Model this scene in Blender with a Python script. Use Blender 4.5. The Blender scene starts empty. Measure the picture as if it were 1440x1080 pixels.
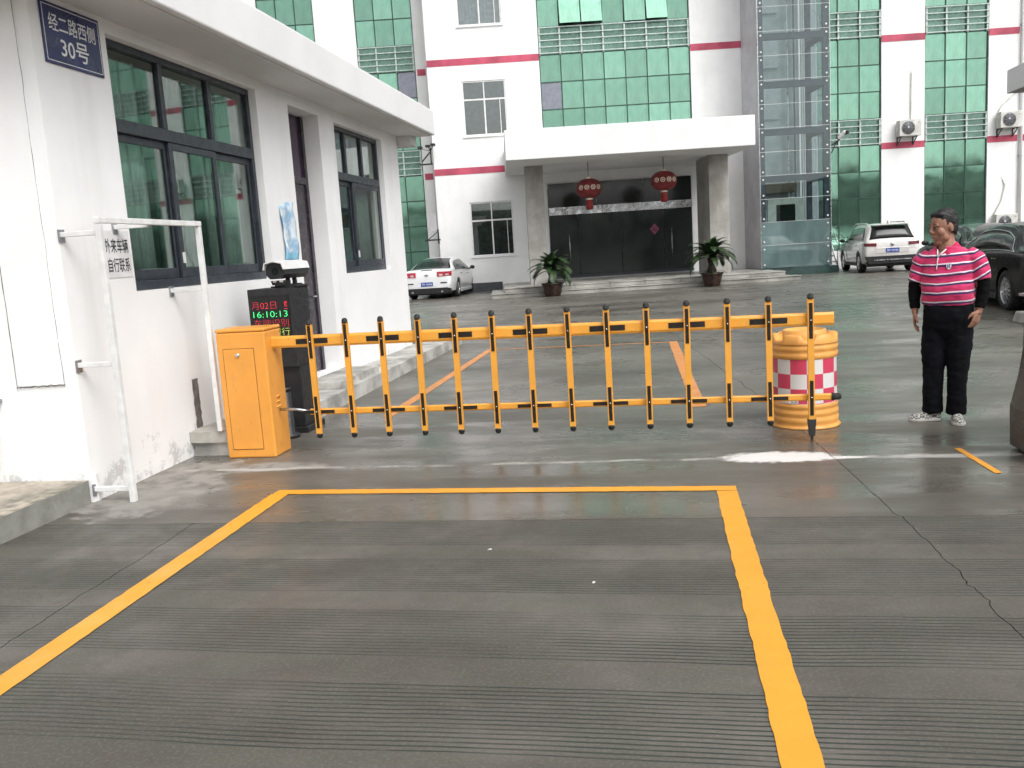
import bpy, bmesh, math, random
from mathutils import Vector, Matrix, noise as mnoise
random.seed(7)
R = math.radians
scene = bpy.context.scene
C = scene.collection

# ------------------------------------------------------------------ camera, sky, sun, exposure
cam_d = bpy.data.cameras.new('camera')
cam = bpy.data.objects.new('camera', cam_d); C.objects.link(cam)
CR = Matrix(((0.9851434, 0.0367330, 0.1677592), (0.1601008, 0.1569679, -0.9745403), (-0.0621306, 0.9869203, 0.1487549)))
cam.matrix_world = Matrix.Translation((0, 0, 1.55)) @ CR.to_4x4()
cam_d.sensor_width = 36; cam_d.lens = 31.125; cam_d.clip_end = 2000; cam_d.clip_start = 0.05
scene.camera = cam

SUN_EL, SUN_AZ = 50, 138          # high and veiled behind the cloud, behind the camera on the right
w = bpy.data.worlds.new('World'); scene.world = w; w.use_nodes = True
nt = w.node_tree; nt.nodes.clear()
sky = nt.nodes.new('ShaderNodeTexSky'); sky.sky_type = 'NISHITA'; sky.sun_disc = False
sky.sun_elevation = R(SUN_EL); sky.sun_rotation = R(SUN_AZ); sky.dust_density = 4.0; sky.air_density = 1.0; sky.ozone_density = 1.0
hs = nt.nodes.new('ShaderNodeHueSaturation'); hs.inputs['Saturation'].default_value = 0.10
bg = nt.nodes.new('ShaderNodeBackground'); bg.inputs['Strength'].default_value = 0.15
wo = nt.nodes.new('ShaderNodeOutputWorld')
nt.links.new(sky.outputs[0], hs.inputs['Color']); nt.links.new(hs.outputs[0], bg.inputs['Color']); nt.links.new(bg.outputs[0], wo.inputs['Surface'])

sun_d = bpy.data.lights.new('sun', 'SUN'); sun_d.energy = 0.85; sun_d.angle = R(35); sun_d.color = (1.0, 0.985, 0.96)
sun = bpy.data.objects.new('sun', sun_d); C.objects.link(sun)
_d = Vector((math.sin(R(SUN_AZ)) * math.cos(R(SUN_EL)), math.cos(R(SUN_AZ)) * math.cos(R(SUN_EL)), math.sin(R(SUN_EL))))
sun.rotation_euler = (-_d).to_track_quat('-Z', 'Y').to_euler()
scene.view_settings.view_transform = 'Standard'; scene.view_settings.look = 'None'
scene.view_settings.exposure = 0.60; scene.view_settings.gamma = 1.0
scene.view_settings.use_curve_mapping = False
scene.cycles.use_adaptive_sampling = True; scene.cycles.adaptive_threshold = .04; scene.cycles.max_bounces = 5; scene.cycles.transparent_max_bounces = 12

# ------------------------------------------------------------------ mesh helpers
class MB:
    """collects faces; build() links them as one mesh object"""
    def __init__(s): s.v = []; s.f = []; s.sm = []
    def add(s, verts, faces, smooth=False):
        o = len(s.v); s.v += [tuple(p) for p in verts]
        s.f += [tuple(i + o for i in f) for f in faces]; s.sm += [smooth] * len(faces); return s
    def box(s, x0, x1, y0, y1, z0, z1):
        return s.add([(x0,y0,z0),(x1,y0,z0),(x1,y1,z0),(x0,y1,z0),(x0,y0,z1),(x1,y0,z1),(x1,y1,z1),(x0,y1,z1)],
                     [(0,3,2,1),(4,5,6,7),(0,1,5,4),(1,2,6,5),(2,3,7,6),(3,0,4,7)])
    def bar(s, a, b, w, h, up=(0,0,1)):
        """box beam from a to b, w across, h along up"""
        a = Vector(a); b = Vector(b); d = (b - a).normalized(); up = Vector(up)
        if abs(d.dot(up)) > .99: up = Vector((0,1,0))
        r = d.cross(up).normalized() * (w/2); u = r.cross(d).normalized() * (h/2)
        vs = [a-r-u, a+r-u, a+r+u, a-r+u, b-r-u, b+r-u, b+r+u, b-r+u]
        return s.add(vs, [(0,1,2,3),(4,7,6,5),(0,4,5,1),(1,5,6,2),(2,6,7,3),(3,7,4,0)])
    def tube(s, pts, r, n=8, caps=True):
        pts = [Vector(p) for p in pts]; rs = r if isinstance(r, (list, tuple)) else [r]*len(pts)
        vs = []; ref = None
        for i, p in enumerate(pts):
            d = (pts[min(i+1, len(pts)-1)] - pts[max(i-1, 0)]).normalized()
            if ref is None: ref = Vector((0,0,1)) if abs(d.z) < .9 else Vector((1,0,0))
            x = d.cross(ref).normalized(); y = x.cross(d).normalized(); ref = y
            vs += [p + (x*math.cos(2*math.pi*k/n) + y*math.sin(2*math.pi*k/n))*rs[i] for k in range(n)]
        fs = [(i*n+k, i*n+(k+1)%n, (i+1)*n+(k+1)%n, (i+1)*n+k) for i in range(len(pts)-1) for k in range(n)]
        s.add(vs, fs, True)
        if caps:
            o = len(s.v) - len(vs); m = (len(pts)-1)*n
            s.f += [tuple(o+k for k in reversed(range(n))), tuple(o+m+k for k in range(n))]; s.sm += [False, False]
        return s
    def lathe(s, prof, n=24, c=(0,0,0), smooth=True, axis='z'):
        vs = []
        for r, z in prof:
            for k in range(n):
                a = 2*math.pi*k/n; p = (r*math.cos(a), r*math.sin(a), z)
                if axis == 'x': p = (z, p[0], p[1])
                if axis == 'y': p = (p[0], z, p[1])
                vs.append((p[0]+c[0], p[1]+c[1], p[2]+c[2]))
        fs = [(i*n+k, i*n+(k+1)%n, (i+1)*n+(k+1)%n, (i+1)*n+k) for i in range(len(prof)-1) for k in range(n)]
        return s.add(vs, fs, smooth)
    def prism(s, poly, z0, z1, axis='z'):
        """polygon (list of 2-D points) extruded along an axis"""
        n = len(poly)
        def P(a, b, c): return (a,b,c) if axis == 'z' else ((a,c,b) if axis == 'y' else (c,a,b))
        vs = [P(x,y,z0) for x, y in poly] + [P(x,y,z1) for x, y in poly]
        return s.add(vs, [tuple(reversed(range(n))), tuple(range(n, 2*n))] + [(k, (k+1)%n, n+(k+1)%n, n+k) for k in range(n)])
    def ball(s, c, rx, ry, rz, n=12, m=8):
        prof = [(math.sin(math.pi*i/m), -math.cos(math.pi*i/m)) for i in range(m+1)]
        o = len(s.v); s.lathe([(max(r, 1e-4), z) for r, z in prof], n)
        for i in range(o, len(s.v)):
            p = s.v[i]; s.v[i] = (c[0]+p[0]*rx, c[1]+p[1]*ry, c[2]+p[2]*rz)
        return s
    def xf(s, M):
        s.v = [tuple(M @ Vector(p)) for p in s.v]; return s
    def mesh(s, name):
        me = bpy.data.meshes.new(name); me.from_pydata(s.v, [], s.f)
        me.polygons.foreach_set('use_smooth', s.sm)
        bm = bmesh.new(); bm.from_mesh(me); bmesh.ops.recalc_face_normals(bm, faces=bm.faces); bm.to_mesh(me); bm.free()
        me.update(); return me
    def build(s, name, m, parent=None, bevel=0, seg=2):
        o = link(name, s.mesh(name), m, parent)
        if bevel: addbevel(o, bevel, seg)
        return o
def link(name, me, m=None, parent=None):
    o = bpy.data.objects.new(name, me); C.objects.link(o)
    if m is not None and me is not None and not me.materials: me.materials.append(m)
    if parent is not None: o.parent = parent
    return o
def addbevel(o, wd, seg=2):
    b = o.modifiers.new('bevel', 'BEVEL'); b.width = wd; b.segments = seg; b.limit_method = 'ANGLE'; b.angle_limit = R(40)
    return o
def empty(name, loc=(0,0,0), rz=0):
    o = bpy.data.objects.new(name, None); C.objects.link(o); o.location = loc; o.rotation_euler = (0,0,rz); o.empty_display_size = .1
    return o
def tag(o, label, cat, group=None):
    o['label'] = label; o['category'] = cat
    if group: o['group'] = group
    return o
def struct(o, label=None):
    o['kind'] = 'structure'
    if label: o['label'] = label
    return o
def evaluated(o, name, m, parent=None, smooth=True):
    """apply the modifiers of o into a fresh mesh object and drop o"""
    bpy.context.view_layer.update()
    me = bpy.data.meshes.new_from_object(o.evaluated_get(bpy.context.evaluated_depsgraph_get()))
    bpy.data.objects.remove(o); me.name = name
    for p in me.polygons: p.use_smooth = smooth
    me.materials.clear()
    return link(name, me, m, parent)
def remeshed(mb, name, m, parent, vox=.008, it=6):
    o = mb.build('tmp', None); r = o.modifiers.new('r', 'REMESH'); r.mode = 'VOXEL'; r.voxel_size = vox
    s = o.modifiers.new('s', 'SMOOTH'); s.iterations = it; s.factor = .5
    return evaluated(o, name, m, parent)
def text_mesh(txt, size, bold=0.0, spacing=1.0):
    c = bpy.data.curves.new('t', 'FONT'); c.body = txt; c.size = size; c.align_x = 'CENTER'; c.align_y = 'CENTER'
    c.space_character = spacing; c.offset = bold; c.resolution_u = 3
    o = bpy.data.objects.new('t', c); C.objects.link(o); bpy.context.view_layer.update()
    me = bpy.data.meshes.new_from_object(o.evaluated_get(bpy.context.evaluated_depsgraph_get()))
    bpy.data.objects.remove(o)
    return me
def text(name, txt, size, m, parent, M, width=None, height=None, bold=0.0):
    """flat lettering; M places its plane (x right, y up, z towards the reader); fitted to width/height"""
    me = text_mesh(txt, size, bold)
    xs = [v.co.x for v in me.vertices]; ys = [v.co.y for v in me.vertices]
    cx, cy = (min(xs)+max(xs))/2, (min(ys)+max(ys))/2
    sx = width/(max(xs)-min(xs)) if width else 1; sy = height/(max(ys)-min(ys)) if height else (sx if width else 1)
    for v in me.vertices: v.co = M @ Vector(((v.co.x-cx)*sx, (v.co.y-cy)*sy, v.co.z))
    me.materials.clear()
    return link(name, me, m, parent)
def frameM(o, xa, ya):
    xa = Vector(xa).normalized(); ya = Vector(ya).normalized(); za = xa.cross(ya)
    return Matrix(((xa.x, ya.x, za.x, o[0]), (xa.y, ya.y, za.y, o[1]), (xa.z, ya.z, za.z, o[2]), (0,0,0,1)))
def wall_grid(mb, u0, u1, v0, v1, holes, P, w0, w1):
    """wall panel with rectangular openings; P(u,v,w) maps to 3-D; w0 outer face, w1 inner face"""
    us = sorted({u0, u1, *[h[0] for h in holes], *[h[1] for h in holes]}); us = [u for u in us if u0 <= u <= u1]
    vs = sorted({v0, v1, *[h[2] for h in holes], *[h[3] for h in holes]}); vs = [v for v in vs if v0 <= v <= v1]
    def solid(i, j):
        if i < 0 or j < 0 or i >= len(us)-1 or j >= len(vs)-1: return False
        u = (us[i]+us[i+1])/2; v = (vs[j]+vs[j+1])/2
        return not any(h[0] < u < h[1] and h[2] < v < h[3] for h in holes)
    idx = {}; V = []; F = []
    def q(*pts):
        f = []
        for p in pts:
            k = tuple(round(c, 5) for c in p)
            if k not in idx: idx[k] = len(V); V.append(P(*p))
            f.append(idx[k])
        F.append(tuple(f))
    for i in range(len(us)-1):
        for j in range(len(vs)-1):
            if not solid(i, j): continue
            a, b, c, d = us[i], us[i+1], vs[j], vs[j+1]
            q((a,c,w0),(b,c,w0),(b,d,w0),(a,d,w0)); q((a,c,w1),(a,d,w1),(b,d,w1),(b,c,w1))
            if not solid(i-1, j): q((a,c,w0),(a,d,w0),(a,d,w1),(a,c,w1))
            if not solid(i+1, j): q((b,c,w0),(b,c,w1),(b,d,w1),(b,d,w0))
            if not solid(i, j-1): q((a,c,w0),(a,c,w1),(b,c,w1),(b,c,w0))
            if not solid(i, j+1): q((a,d,w0),(b,d,w0),(b,d,w1),(a,d,w1))
    return mb.add(V, F)

# ------------------------------------------------------------------ material helpers
class NG:
    def __init__(s, name):
        s.m = bpy.data.materials.new(name); s.m.use_nodes = True; s.t = s.m.node_tree; s.t.nodes.clear()
        s.out = s.t.nodes.new('ShaderNodeOutputMaterial'); s.tc = s.t.nodes.new('ShaderNodeTexCoord')
    def n(s, typ, **kw):
        nd = s.t.nodes.new(typ)
        for k, v in kw.items():
            if hasattr(nd, k): setattr(nd, k, v)
        return nd
    def l(s, a, b): s.t.links.new(a, b)
    def setin(s, nd, i, v):
        if isinstance(v, bpy.types.NodeSocket): s.l(v, nd.inputs[i])
        else: nd.inputs[i].default_value = v
    def math(s, op, a, b=0.0, c=None, clamp=False):
        nd = s.n('ShaderNodeMath', operation=op); nd.use_clamp = clamp
        s.setin(nd, 0, a); s.setin(nd, 1, b)
        if c is not None: s.setin(nd, 2, c)
        return nd.outputs[0]
    def mapr(s, v, a, b, c=0.0, d=1.0, smooth=True):
        nd = s.n('ShaderNodeMapRange'); nd.interpolation_type = 'SMOOTHSTEP' if smooth else 'LINEAR'
        s.setin(nd, 0, v)
        for i, x in enumerate((a, b, c, d)): s.setin(nd, i+1, x)
        return nd.outputs[0]
    def mix(s, f, a, b):
        nd = s.n('ShaderNodeMix', data_type='RGBA'); s.setin(nd, 0, f); s.setin(nd, 6, a); s.setin(nd, 7, b); return nd.outputs[2]
    def noise(s, scale, detail=4, rough=.55, vec=None, stretch=None, dist=0):
        nd = s.n('ShaderNodeTexNoise'); nd.inputs['Scale'].default_value = scale; nd.inputs['Detail'].default_value = min(detail, 4)
        nd.inputs['Roughness'].default_value = rough; nd.inputs['Distortion'].default_value = dist
        v = vec or s.tc.outputs['Object']
        if stretch:
            mp = s.n('ShaderNodeMapping'); mp.inputs['Scale'].default_value = stretch; s.l(v, mp.inputs[0]); v = mp.outputs[0]
        s.l(v, nd.inputs['Vector']); return nd.outputs[0]
    def xyz(s, vec=None):
        nd = s.n('ShaderNodeSeparateXYZ'); s.l(vec or s.tc.outputs['Object'], nd.inputs[0]); return nd.outputs
    def bump(s, h, strength=.2, dist=.01):
        nd = s.n('ShaderNodeBump'); nd.inputs['Strength'].default_value = strength; nd.inputs['Distance'].default_value = dist
        s.l(h, nd.inputs['Height']); return nd.outputs[0]
    def pbsdf(s, color, rough=.5, metal=0.0, normal=None, **kw):
        p = s.n('ShaderNodeBsdfPrincipled'); s.setin(p, 'Base Color', color); s.setin(p, 'Roughness', rough); s.setin(p, 'Metallic', metal)
        if normal is not None: s.l(normal, p.inputs['Normal'])
        for k, v in kw.items(): s.setin(p, k.replace('_', ' '), v)
        s.l(p.outputs[0], s.out.inputs[0]); return p
def c4(c): return (c[0], c[1], c[2], 1.0)
def mat(name, col, rough=.5, metal=0.0, var=.08, scale=6, bump=0.0, bscale=60, rvar=.1, **kw):
    g = NG(name); n = g.noise(scale, 5)
    dark = c4([x*(1-var*2) for x in col]); lite = c4([min(1, x*(1+var)) for x in col])
    c = g.mix(g.mapr(n, .3, .7), dark, lite)
    r = g.mapr(g.noise(scale*2.3, 4), .3, .7, max(0, rough-rvar), min(1, rough+rvar))
    nm = g.bump(g.noise(bscale, 4), bump, .004) if bump else None
    g.pbsdf(c, r, metal, nm, **kw); return g.m
def emis(name, col, s):
    g = NG(name); g.pbsdf((0.01,0.01,0.01,1), .4, Emission_Color=c4(col), Emission_Strength=s); return g.m

M = {}
M['white_metal'] = mat('white_paint_metal', (.74,.74,.73), .45, var=.06, scale=9)
M['black_metal'] = mat('black_powder_coat', (.018,.018,.02), .42, var=.2, scale=12)
M['dark_frame'] = mat('dark_window_frame', (.030,.036,.048), .40, var=.15, scale=10)
M['grey_steel'] = mat('grey_steel', (.36,.37,.39), .35, .7, var=.1)
M['steel'] = mat('brushed_steel', (.55,.56,.57), .28, .95, var=.1)
M['chrome'] = mat('chrome', (.75,.76,.78), .12, 1.0, var=.04)
def coat(name, col):
    g = NG(name); oi = g.n('ShaderNodeObjectInfo')
    c = g.mix(g.mapr(g.noise(3.5, 4), .3, .7), c4([k*.90 for k in col]), c4(col))
    c = g.mix(g.mapr(oi.outputs['Random'], 0, 1, 0, .10, False), c, (.55,.26,.08,1))
    c = g.mix(g.mapr(g.noise(16, 4, .7, stretch=(1,1,.35)), .58, .74, 0, .45), c, (.34,.19,.075,1))
    c = g.mix(g.mapr(g.noise(85, 3, .6), .70, .74, 0, .7), c, (.10,.07,.05,1))
    g.pbsdf(c, g.mapr(g.noise(9, 4), .3, .7, .30, .52), normal=g.bump(g.noise(200, 2), .06, .002)); return g.m
M['orange'] = coat('orange_powder_coat', (.80,.34,.055)); M['yellow_arm'] = coat('yellow_arm_paint', (.82,.37,.045))
M['tape'] = mat('black_tape', (.016,.012,.010), .35, var=.2)
M['rubber'] = mat('black_rubber', (.02,.02,.02), .7, var=.2)
M['red_band'] = mat('red_painted_band', (.50,.075,.13), .6, var=.14, scale=1.6)
M['concrete_dry'] = mat('concrete_dry', (.42,.40,.36), .85, var=.22, scale=2.2, bump=.4, bscale=40)
M['stone'] = mat('step_stone', (.34,.33,.30), .45, var=.2, scale=1.2, bump=.15, bscale=30, rvar=.2)
M['column_stone'] = None
M['plinth_green'] = mat('green_plinth', (.035,.07,.062), .35, var=.2, scale=3)
M['joint'] = mat('joint_dark', (.03,.028,.026), .8, var=.2, scale=5)
M['paper'] = mat('paper', (.75,.75,.76), .7, var=.04)
M['ink'] = mat('ink', (.03,.03,.035), .6, var=.1)
M['sign_blue'] = mat('sign_blue', (.020,.026,.115), .35, var=.15, scale=4)
M['sign_white'] = mat('sign_white', (.78,.79,.80), .5, var=.03)
M['glass_dark'] = mat('dark_glass', (.012,.018,.016), .06, var=.2, scale=.6, rvar=.02)
M['soil'] = mat('soil', (.10,.085,.06), .95, var=.3, scale=14, bump=.8, bscale=50)

def white_wall(name, base=(.83,.83,.825), streak=.10, low=None):
    """white emulsion: faint blotches, rain streaks, peeling mould patches at the foot (low = height they reach)"""
    g = NG(name); x, y, z = g.xyz()[0:3]
    c = g.mix(g.mapr(g.noise(1.3, 6), .35, .7), c4(base), c4([b*.94 for b in base]))
    st = g.mapr(g.noise(3.0, 5, .6, stretch=(1.0, 1.0, .10)), .50, .78, 0, streak)
    c = g.mix(st, c, (.42,.41,.39,1))
    if low:
        fall = g.mapr(z, low[0], low[1], 1.0, 0.0)
        blot = g.math('ADD', g.math('ADD', g.math('MULTIPLY', g.noise(4.5, 4, .7), .62), g.math('MULTIPLY', g.noise(22, 4, .7), .38)), g.math('MULTIPLY', fall, .22))
        mask = g.math('MULTIPLY', g.mapr(blot, .70, .80), g.mapr(z, low[0], low[1]*1.25, 1.0, 0.0))
        c = g.mix(g.math('MULTIPLY', mask, .42), c, (.22,.215,.20,1))
    g.pbsdf(c, .78, normal=g.bump(g.noise(35, 6), .12, .006)); return g.m
M['wall'] = white_wall('white_wall')
M['gate_wall'] = white_wall('gatehouse_wall', (.86,.86,.86), .16, (.06, .62))
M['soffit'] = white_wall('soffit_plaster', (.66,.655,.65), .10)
M['grey_panel'] = mat('grey_panel', (.46,.45,.47), .5, var=.08, scale=1.0)

def glass_green():
    g = NG('green_glass')
    oi = g.n('ShaderNodeObjectInfo')
    v = g.math('MULTIPLY', g.mapr(oi.outputs['Random'], 0, 1, .76, 1.12, False), g.mapr(g.noise(2.4, 4, .65, stretch=(1,1,.25)), .35, .7, 1.06, .80))
    n = g.noise(.9, 4)
    c = g.mix(g.mapr(n, .3, .75), (.185,.365,.275,1), (.245,.43,.335,1))
    vm = g.n('ShaderNodeVectorMath', operation='SCALE'); g.l(c, vm.inputs[0]); g.l(v, vm.inputs['Scale'])
    g.pbsdf(vm.outputs[0], g.mapr(g.noise(2.0, 3), .3, .7, .03, .09), .82, g.bump(g.noise(1.1, 2), .05, .02)); return g.m
M['green_glass'] = glass_green()
M['green_dark'] = mat('green_mullion', (.03,.075,.055), .4, .2, var=.15)
M['green_spandrel'] = mat('green_spandrel', (.15,.26,.21), .25, .35, var=.15, scale=1.5)
M['rail_grey'] = mat('pale_rail', (.50,.58,.55), .4, .3, var=.1)
M['grey_pane'] = mat('grey_replacement_pane', (.22,.23,.27), .12, .5, var=.08)

def thin_glass(name, tint, refl=.10, rough=.02, k=1.6):
    g = NG(name); tr = g.n('ShaderNodeBsdfTransparent'); tr.inputs[0].default_value = c4(tint)
    gl = g.n('ShaderNodeBsdfGlossy'); gl.inputs['Roughness'].default_value = rough; gl.inputs[0].default_value = (.9,.95,.93,1)
    lw = g.n('ShaderNodeLayerWeight'); lw.inputs[0].default_value = .5
    sch = g.math('ADD', .04, g.math('MULTIPLY', g.math('POWER', lw.outputs['Facing'], 5.0), .96))
    f = g.math('ADD', g.math('MULTIPLY', sch, k), refl, clamp=True)
    mx = g.n('ShaderNodeMixShader'); g.l(f, mx.inputs[0]); g.l(tr.outputs[0], mx.inputs[1]); g.l(gl.outputs[0], mx.inputs[2])
    g.l(mx.outputs[0], g.out.inputs[0]); return g.m
M['win_glass'] = thin_glass('tinted_window_glass', (.68,.75,.73), .05, .02, 1.3)
M['lift_glass'] = thin_glass('lift_glass', (.74,.79,.80), .02, .02, .8)

# ------------------------------------------------------------------ ground
def ground_mat(name, kind):
    g = NG(name); x, y, z = g.xyz()[0:3]; ov = g.tc.outputs['Object']
    big = g.noise(.55, 6, .6); mid = g.noise(2.6, 7, .62); fine = g.noise(70, 5, .7)
    streak = g.noise(1.0, 4, .6, stretch=(.5, 1.8, 1))
    c = g.mix(g.mapr(g.math('ADD', g.math('MULTIPLY', big, .6), g.math('MULTIPLY', streak, .4)), .38, .64), (.070,.062,.052,1), (.142,.129,.112,1))
    c = g.mix(g.mapr(mid, .38, .68, 0, .55), c, (.088,.091,.071,1))
    c = g.mix(g.mapr(fine, .45, .72, 0, .38), c, (.20,.19,.175,1)); c = g.mix(g.mapr(g.noise(38, 3, .6), .66, .72, 0, .5), c, (.035,.032,.028,1)); c = g.mix(g.mapr(g.noise(90, 2, .5), .72, .76, 0, .6), c, (.30,.29,.27,1))
    hgt = fine
    rough = g.mapr(g.noise(.9, 6, .65, stretch=(.5, 1.8, 1)), .34, .66, .16, .50)
    if kind == 'groove':
        # bands of tined grooves across the lane: 0.655 m pitch, 16 grooves in each, edges wandering a little
        yy = g.math('ADD', y, g.math('MULTIPLY', g.math('SUBTRACT', g.noise(.45, 2), .5), .10))
        yy = g.math('ADD', g.math('ADD', yy, g.math('MULTIPLY', x, .012)), g.math('MULTIPLY', g.math('SUBTRACT', g.noise(2.2, 2), .5), .016))
        band = g.math('FRACT', g.math('DIVIDE', g.math('ADD', yy, 4.06), .655))
        inb = g.math('LESS_THAN', band, .69)
        gr = g.math('ABSOLUTE', g.math('SUBTRACT', g.math('FRACT', g.math('DIVIDE', yy, .0285)), .5))
        line = g.mapr(gr, .08, .22, 1.0, 0.0)
        wear = g.math('MULTIPLY', g.mapr(g.noise(1.6, 4, .6, stretch=(.5,1.5,1)), .30, .56, .30, 1.0), g.mapr(g.noise(.5, 3), .35, .6, .75, 1.0))
        brk = g.mapr(g.noise(9, 4, .6, stretch=(.4,2,1)), .30, .46, .35, 1.0)
        gm = g.math('MULTIPLY', g.math('MULTIPLY', g.math('MULTIPLY', line, inb), wear), brk)
        c = g.mix(g.math('MULTIPLY', gm, .92), c, (.016,.025,.022,1))
        hgt = g.math('SUBTRACT', g.math('MULTIPLY', fine, .35), g.math('MULTIPLY', gm, 1.0))
        rough = g.mapr(mid, .3, .7, .40, .70)
    def ell(cx, cy, rx, ry, soft=.5, amt=.55, sc=3.0):
        dx = g.math('DIVIDE', g.math('SUBTRACT', x, cx), rx); dy = g.math('DIVIDE', g.math('SUBTRACT', y, cy), ry)
        d = g.math('SQRT', g.math('ADD', g.math('MULTIPLY', dx, dx), g.math('MULTIPLY', dy, dy)))
        d = g.math('ADD', d, g.math('MULTIPLY', g.math('SUBTRACT', g.noise(sc, 7, .68), .5), amt*2.4))
        return g.mapr(d, 1-soft*.5, 1+soft*.5, 1.0, 0.0)
    if kind == 'strip':
        # dried cement along the wall foot, splashed white seam and the plaster spill
        dry = g.math('MAXIMUM', ell(-3.72, 5.65, .52, .62, .30, .75, 3.2), ell(-3.35, 6.32, .75, .15, .5, .9, 2.4))
        dry = g.math('MAXIMUM', dry, ell(-3.62, 6.15, .36, .42, .35, .8, 4))
        dry = g.math('MULTIPLY', dry, g.mapr(g.noise(6.5, 4, .65), .36, .56, .25, 1.0)); c = g.mix(g.math('MULTIPLY', dry, .75), c, (.31,.295,.27,1)); rough = g.math('ADD', rough, g.math('MULTIPLY', dry, .45), clamp=True)
        sy = g.math('ADD', y, g.math('MULTIPLY', g.math('SUBTRACT', g.noise(1.4, 4), .5), .16))
        seam = g.mapr(g.math('ABSOLUTE', g.math('SUBTRACT', sy, 6.27)), .012, .045, 1.0, 0.0)
        seam = g.math('MULTIPLY', seam, g.mapr(g.noise(2.6, 4, .7), .38, .60, .05, .75))
        c = g.mix(seam, c, (.44,.42,.39,1))
        sp = g.math('MAXIMUM', ell(.78, 6.29, .38, .150, .40, .50, 8), ell(1.15, 6.24, .28, .035, .5, .5, 5))
        sp = g.math('MAXIMUM', sp, g.math('MULTIPLY', ell(1.95, 6.22, .5, .045, .7, .6, 5), .5))
        c = g.mix(g.math('MULTIPLY', sp, .92), c, (.68,.66,.64,1)); rough = g.math('ADD', rough, g.math('MULTIPLY', sp, .4), clamp=True)
    if kind == 'yard':
        c = g.mix(g.mapr(g.noise(.35, 4, .6, stretch=(.7,1.1,1)), .42, .66, 0, .5), c, (.20,.19,.165,1))
        rough = g.mapr(g.noise(.7, 4, .65, stretch=(.6, 1.2, 1)), .34, .66, .22, .48)
    nm = g.bump(hgt, .35 if kind != 'yard' else .12, .004 if kind == 'groove' else .0015)
    g.pbsdf(c, rough, normal=nm, Specular_IOR_Level=.32 if kind == 'groove' else .45); return g.m
M['g_groove'] = ground_mat('wet_grooved_concrete', 'groove')
M['g_strip'] = ground_mat('wet_smooth_concrete', 'strip')
M['g_yard'] = ground_mat('wet_yard_concrete', 'yard')

ground = struct(MB().box(-400, 400, -400, 400, -.30, -.012).build('ground', M['joint']))
def jag(a, b, amp, step=.06, seed=0):
    """broken line from a to b"""
    a = Vector(a); b = Vector(b); n = max(2, int((b-a).length/step)); d = (b-a).normalized(); p = Vector((-d.y, d.x)); out = []
    for i in range(n+1):
        t = i/n; k = mnoise.noise(Vector((i*.83, seed, 0)))*amp*1.1 + mnoise.noise(Vector((i*.21, seed+5, 0)))*amp*1.3 + mnoise.noise(Vector((i*.05, seed+9, 0)))*amp*1.2
        if i in (0, n): k = 0
        q = a.lerp(b, t) + p*k; out.append((q.x, q.y))
    return out
def slab(name, poly, m):
    o = MB().prism(poly, -.06, 0.0).build(name, m, ground); return o
JY = 4.90     # transverse joint
gp = .0025
cl = jag((-2.66, -3), (-2.90, JY-gp), .012, .035, 1)      # left longitudinal crack, from near to joint
cr = jag((1.50, -3), (1.25, JY-gp), .015, .035, 2)
jf = jag((-14, JY+.03), (14, JY-.03), .006, .05, 3)
def seg(line, x0, x1): return [p for p in line if x0 < p[0] < x1]
def off(l, dx, dy=0): return [(p[0]+dx, p[1]+dy) for p in l]
jn = off(jf, 0, -.004)
slab('concrete_slab', [(-14,-3)] + off(cl, -gp*1.3) + seg(jn, -14, -2.93)[::-1], M['g_groove'])
slab('concrete_slab', off(cl, gp*1.3) + seg(jn, -2.87, 1.22) + off(cr, -gp*.9)[::-1], M['g_groove'])
slab('concrete_slab', off(cr, gp*.9) + seg(jn, 1.28, 14) + [(14,-3)], M['g_groove'])
SY = 7.9
cy = jag((1.02, SY-gp), (1.235, JY+gp), .010, .06, 5)
slab('concrete_slab', seg(off(jf, 0, .003), -14, 1.20) + off(cy, -gp)[::-1] + [(-14, SY-gp)], M['g_strip'])
slab('concrete_slab', off(cy, gp)[::-1] + [] + [(14, SY-gp)] + seg(off(jf, 0, .003), 1.27, 14)[::-1], M['g_strip'])
cz = jag((.10, 16.0), (1.02, SY+.001), .02, .08, 6)
slab('concrete_slab', [(-14, SY)] + off(cz, -.003)[::-1] + [(-14, 16.0)], M['g_yard'])
slab('concrete_slab', off(cz, .003)[::-1] + [(14, 16.0), (14, SY)][::1], M['g_yard'])
slab('concrete_slab', [(-60, 16.02), (60, 16.02), (60, 70), (-60, 70)], M['g_yard'])
slab('concrete_slab', [(-60,-60), (60,-60), (60,-3.02), (-60,-3.02)], M['g_yard'])
slab('concrete_slab', [(-60,-3), (-14.02,-3), (-14.02,16), (-60,16)], M['g_yard'])
slab('concrete_slab', [(14.02,-3), (60,-3), (60,16), (14.02,16)], M['g_yard'])

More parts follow.
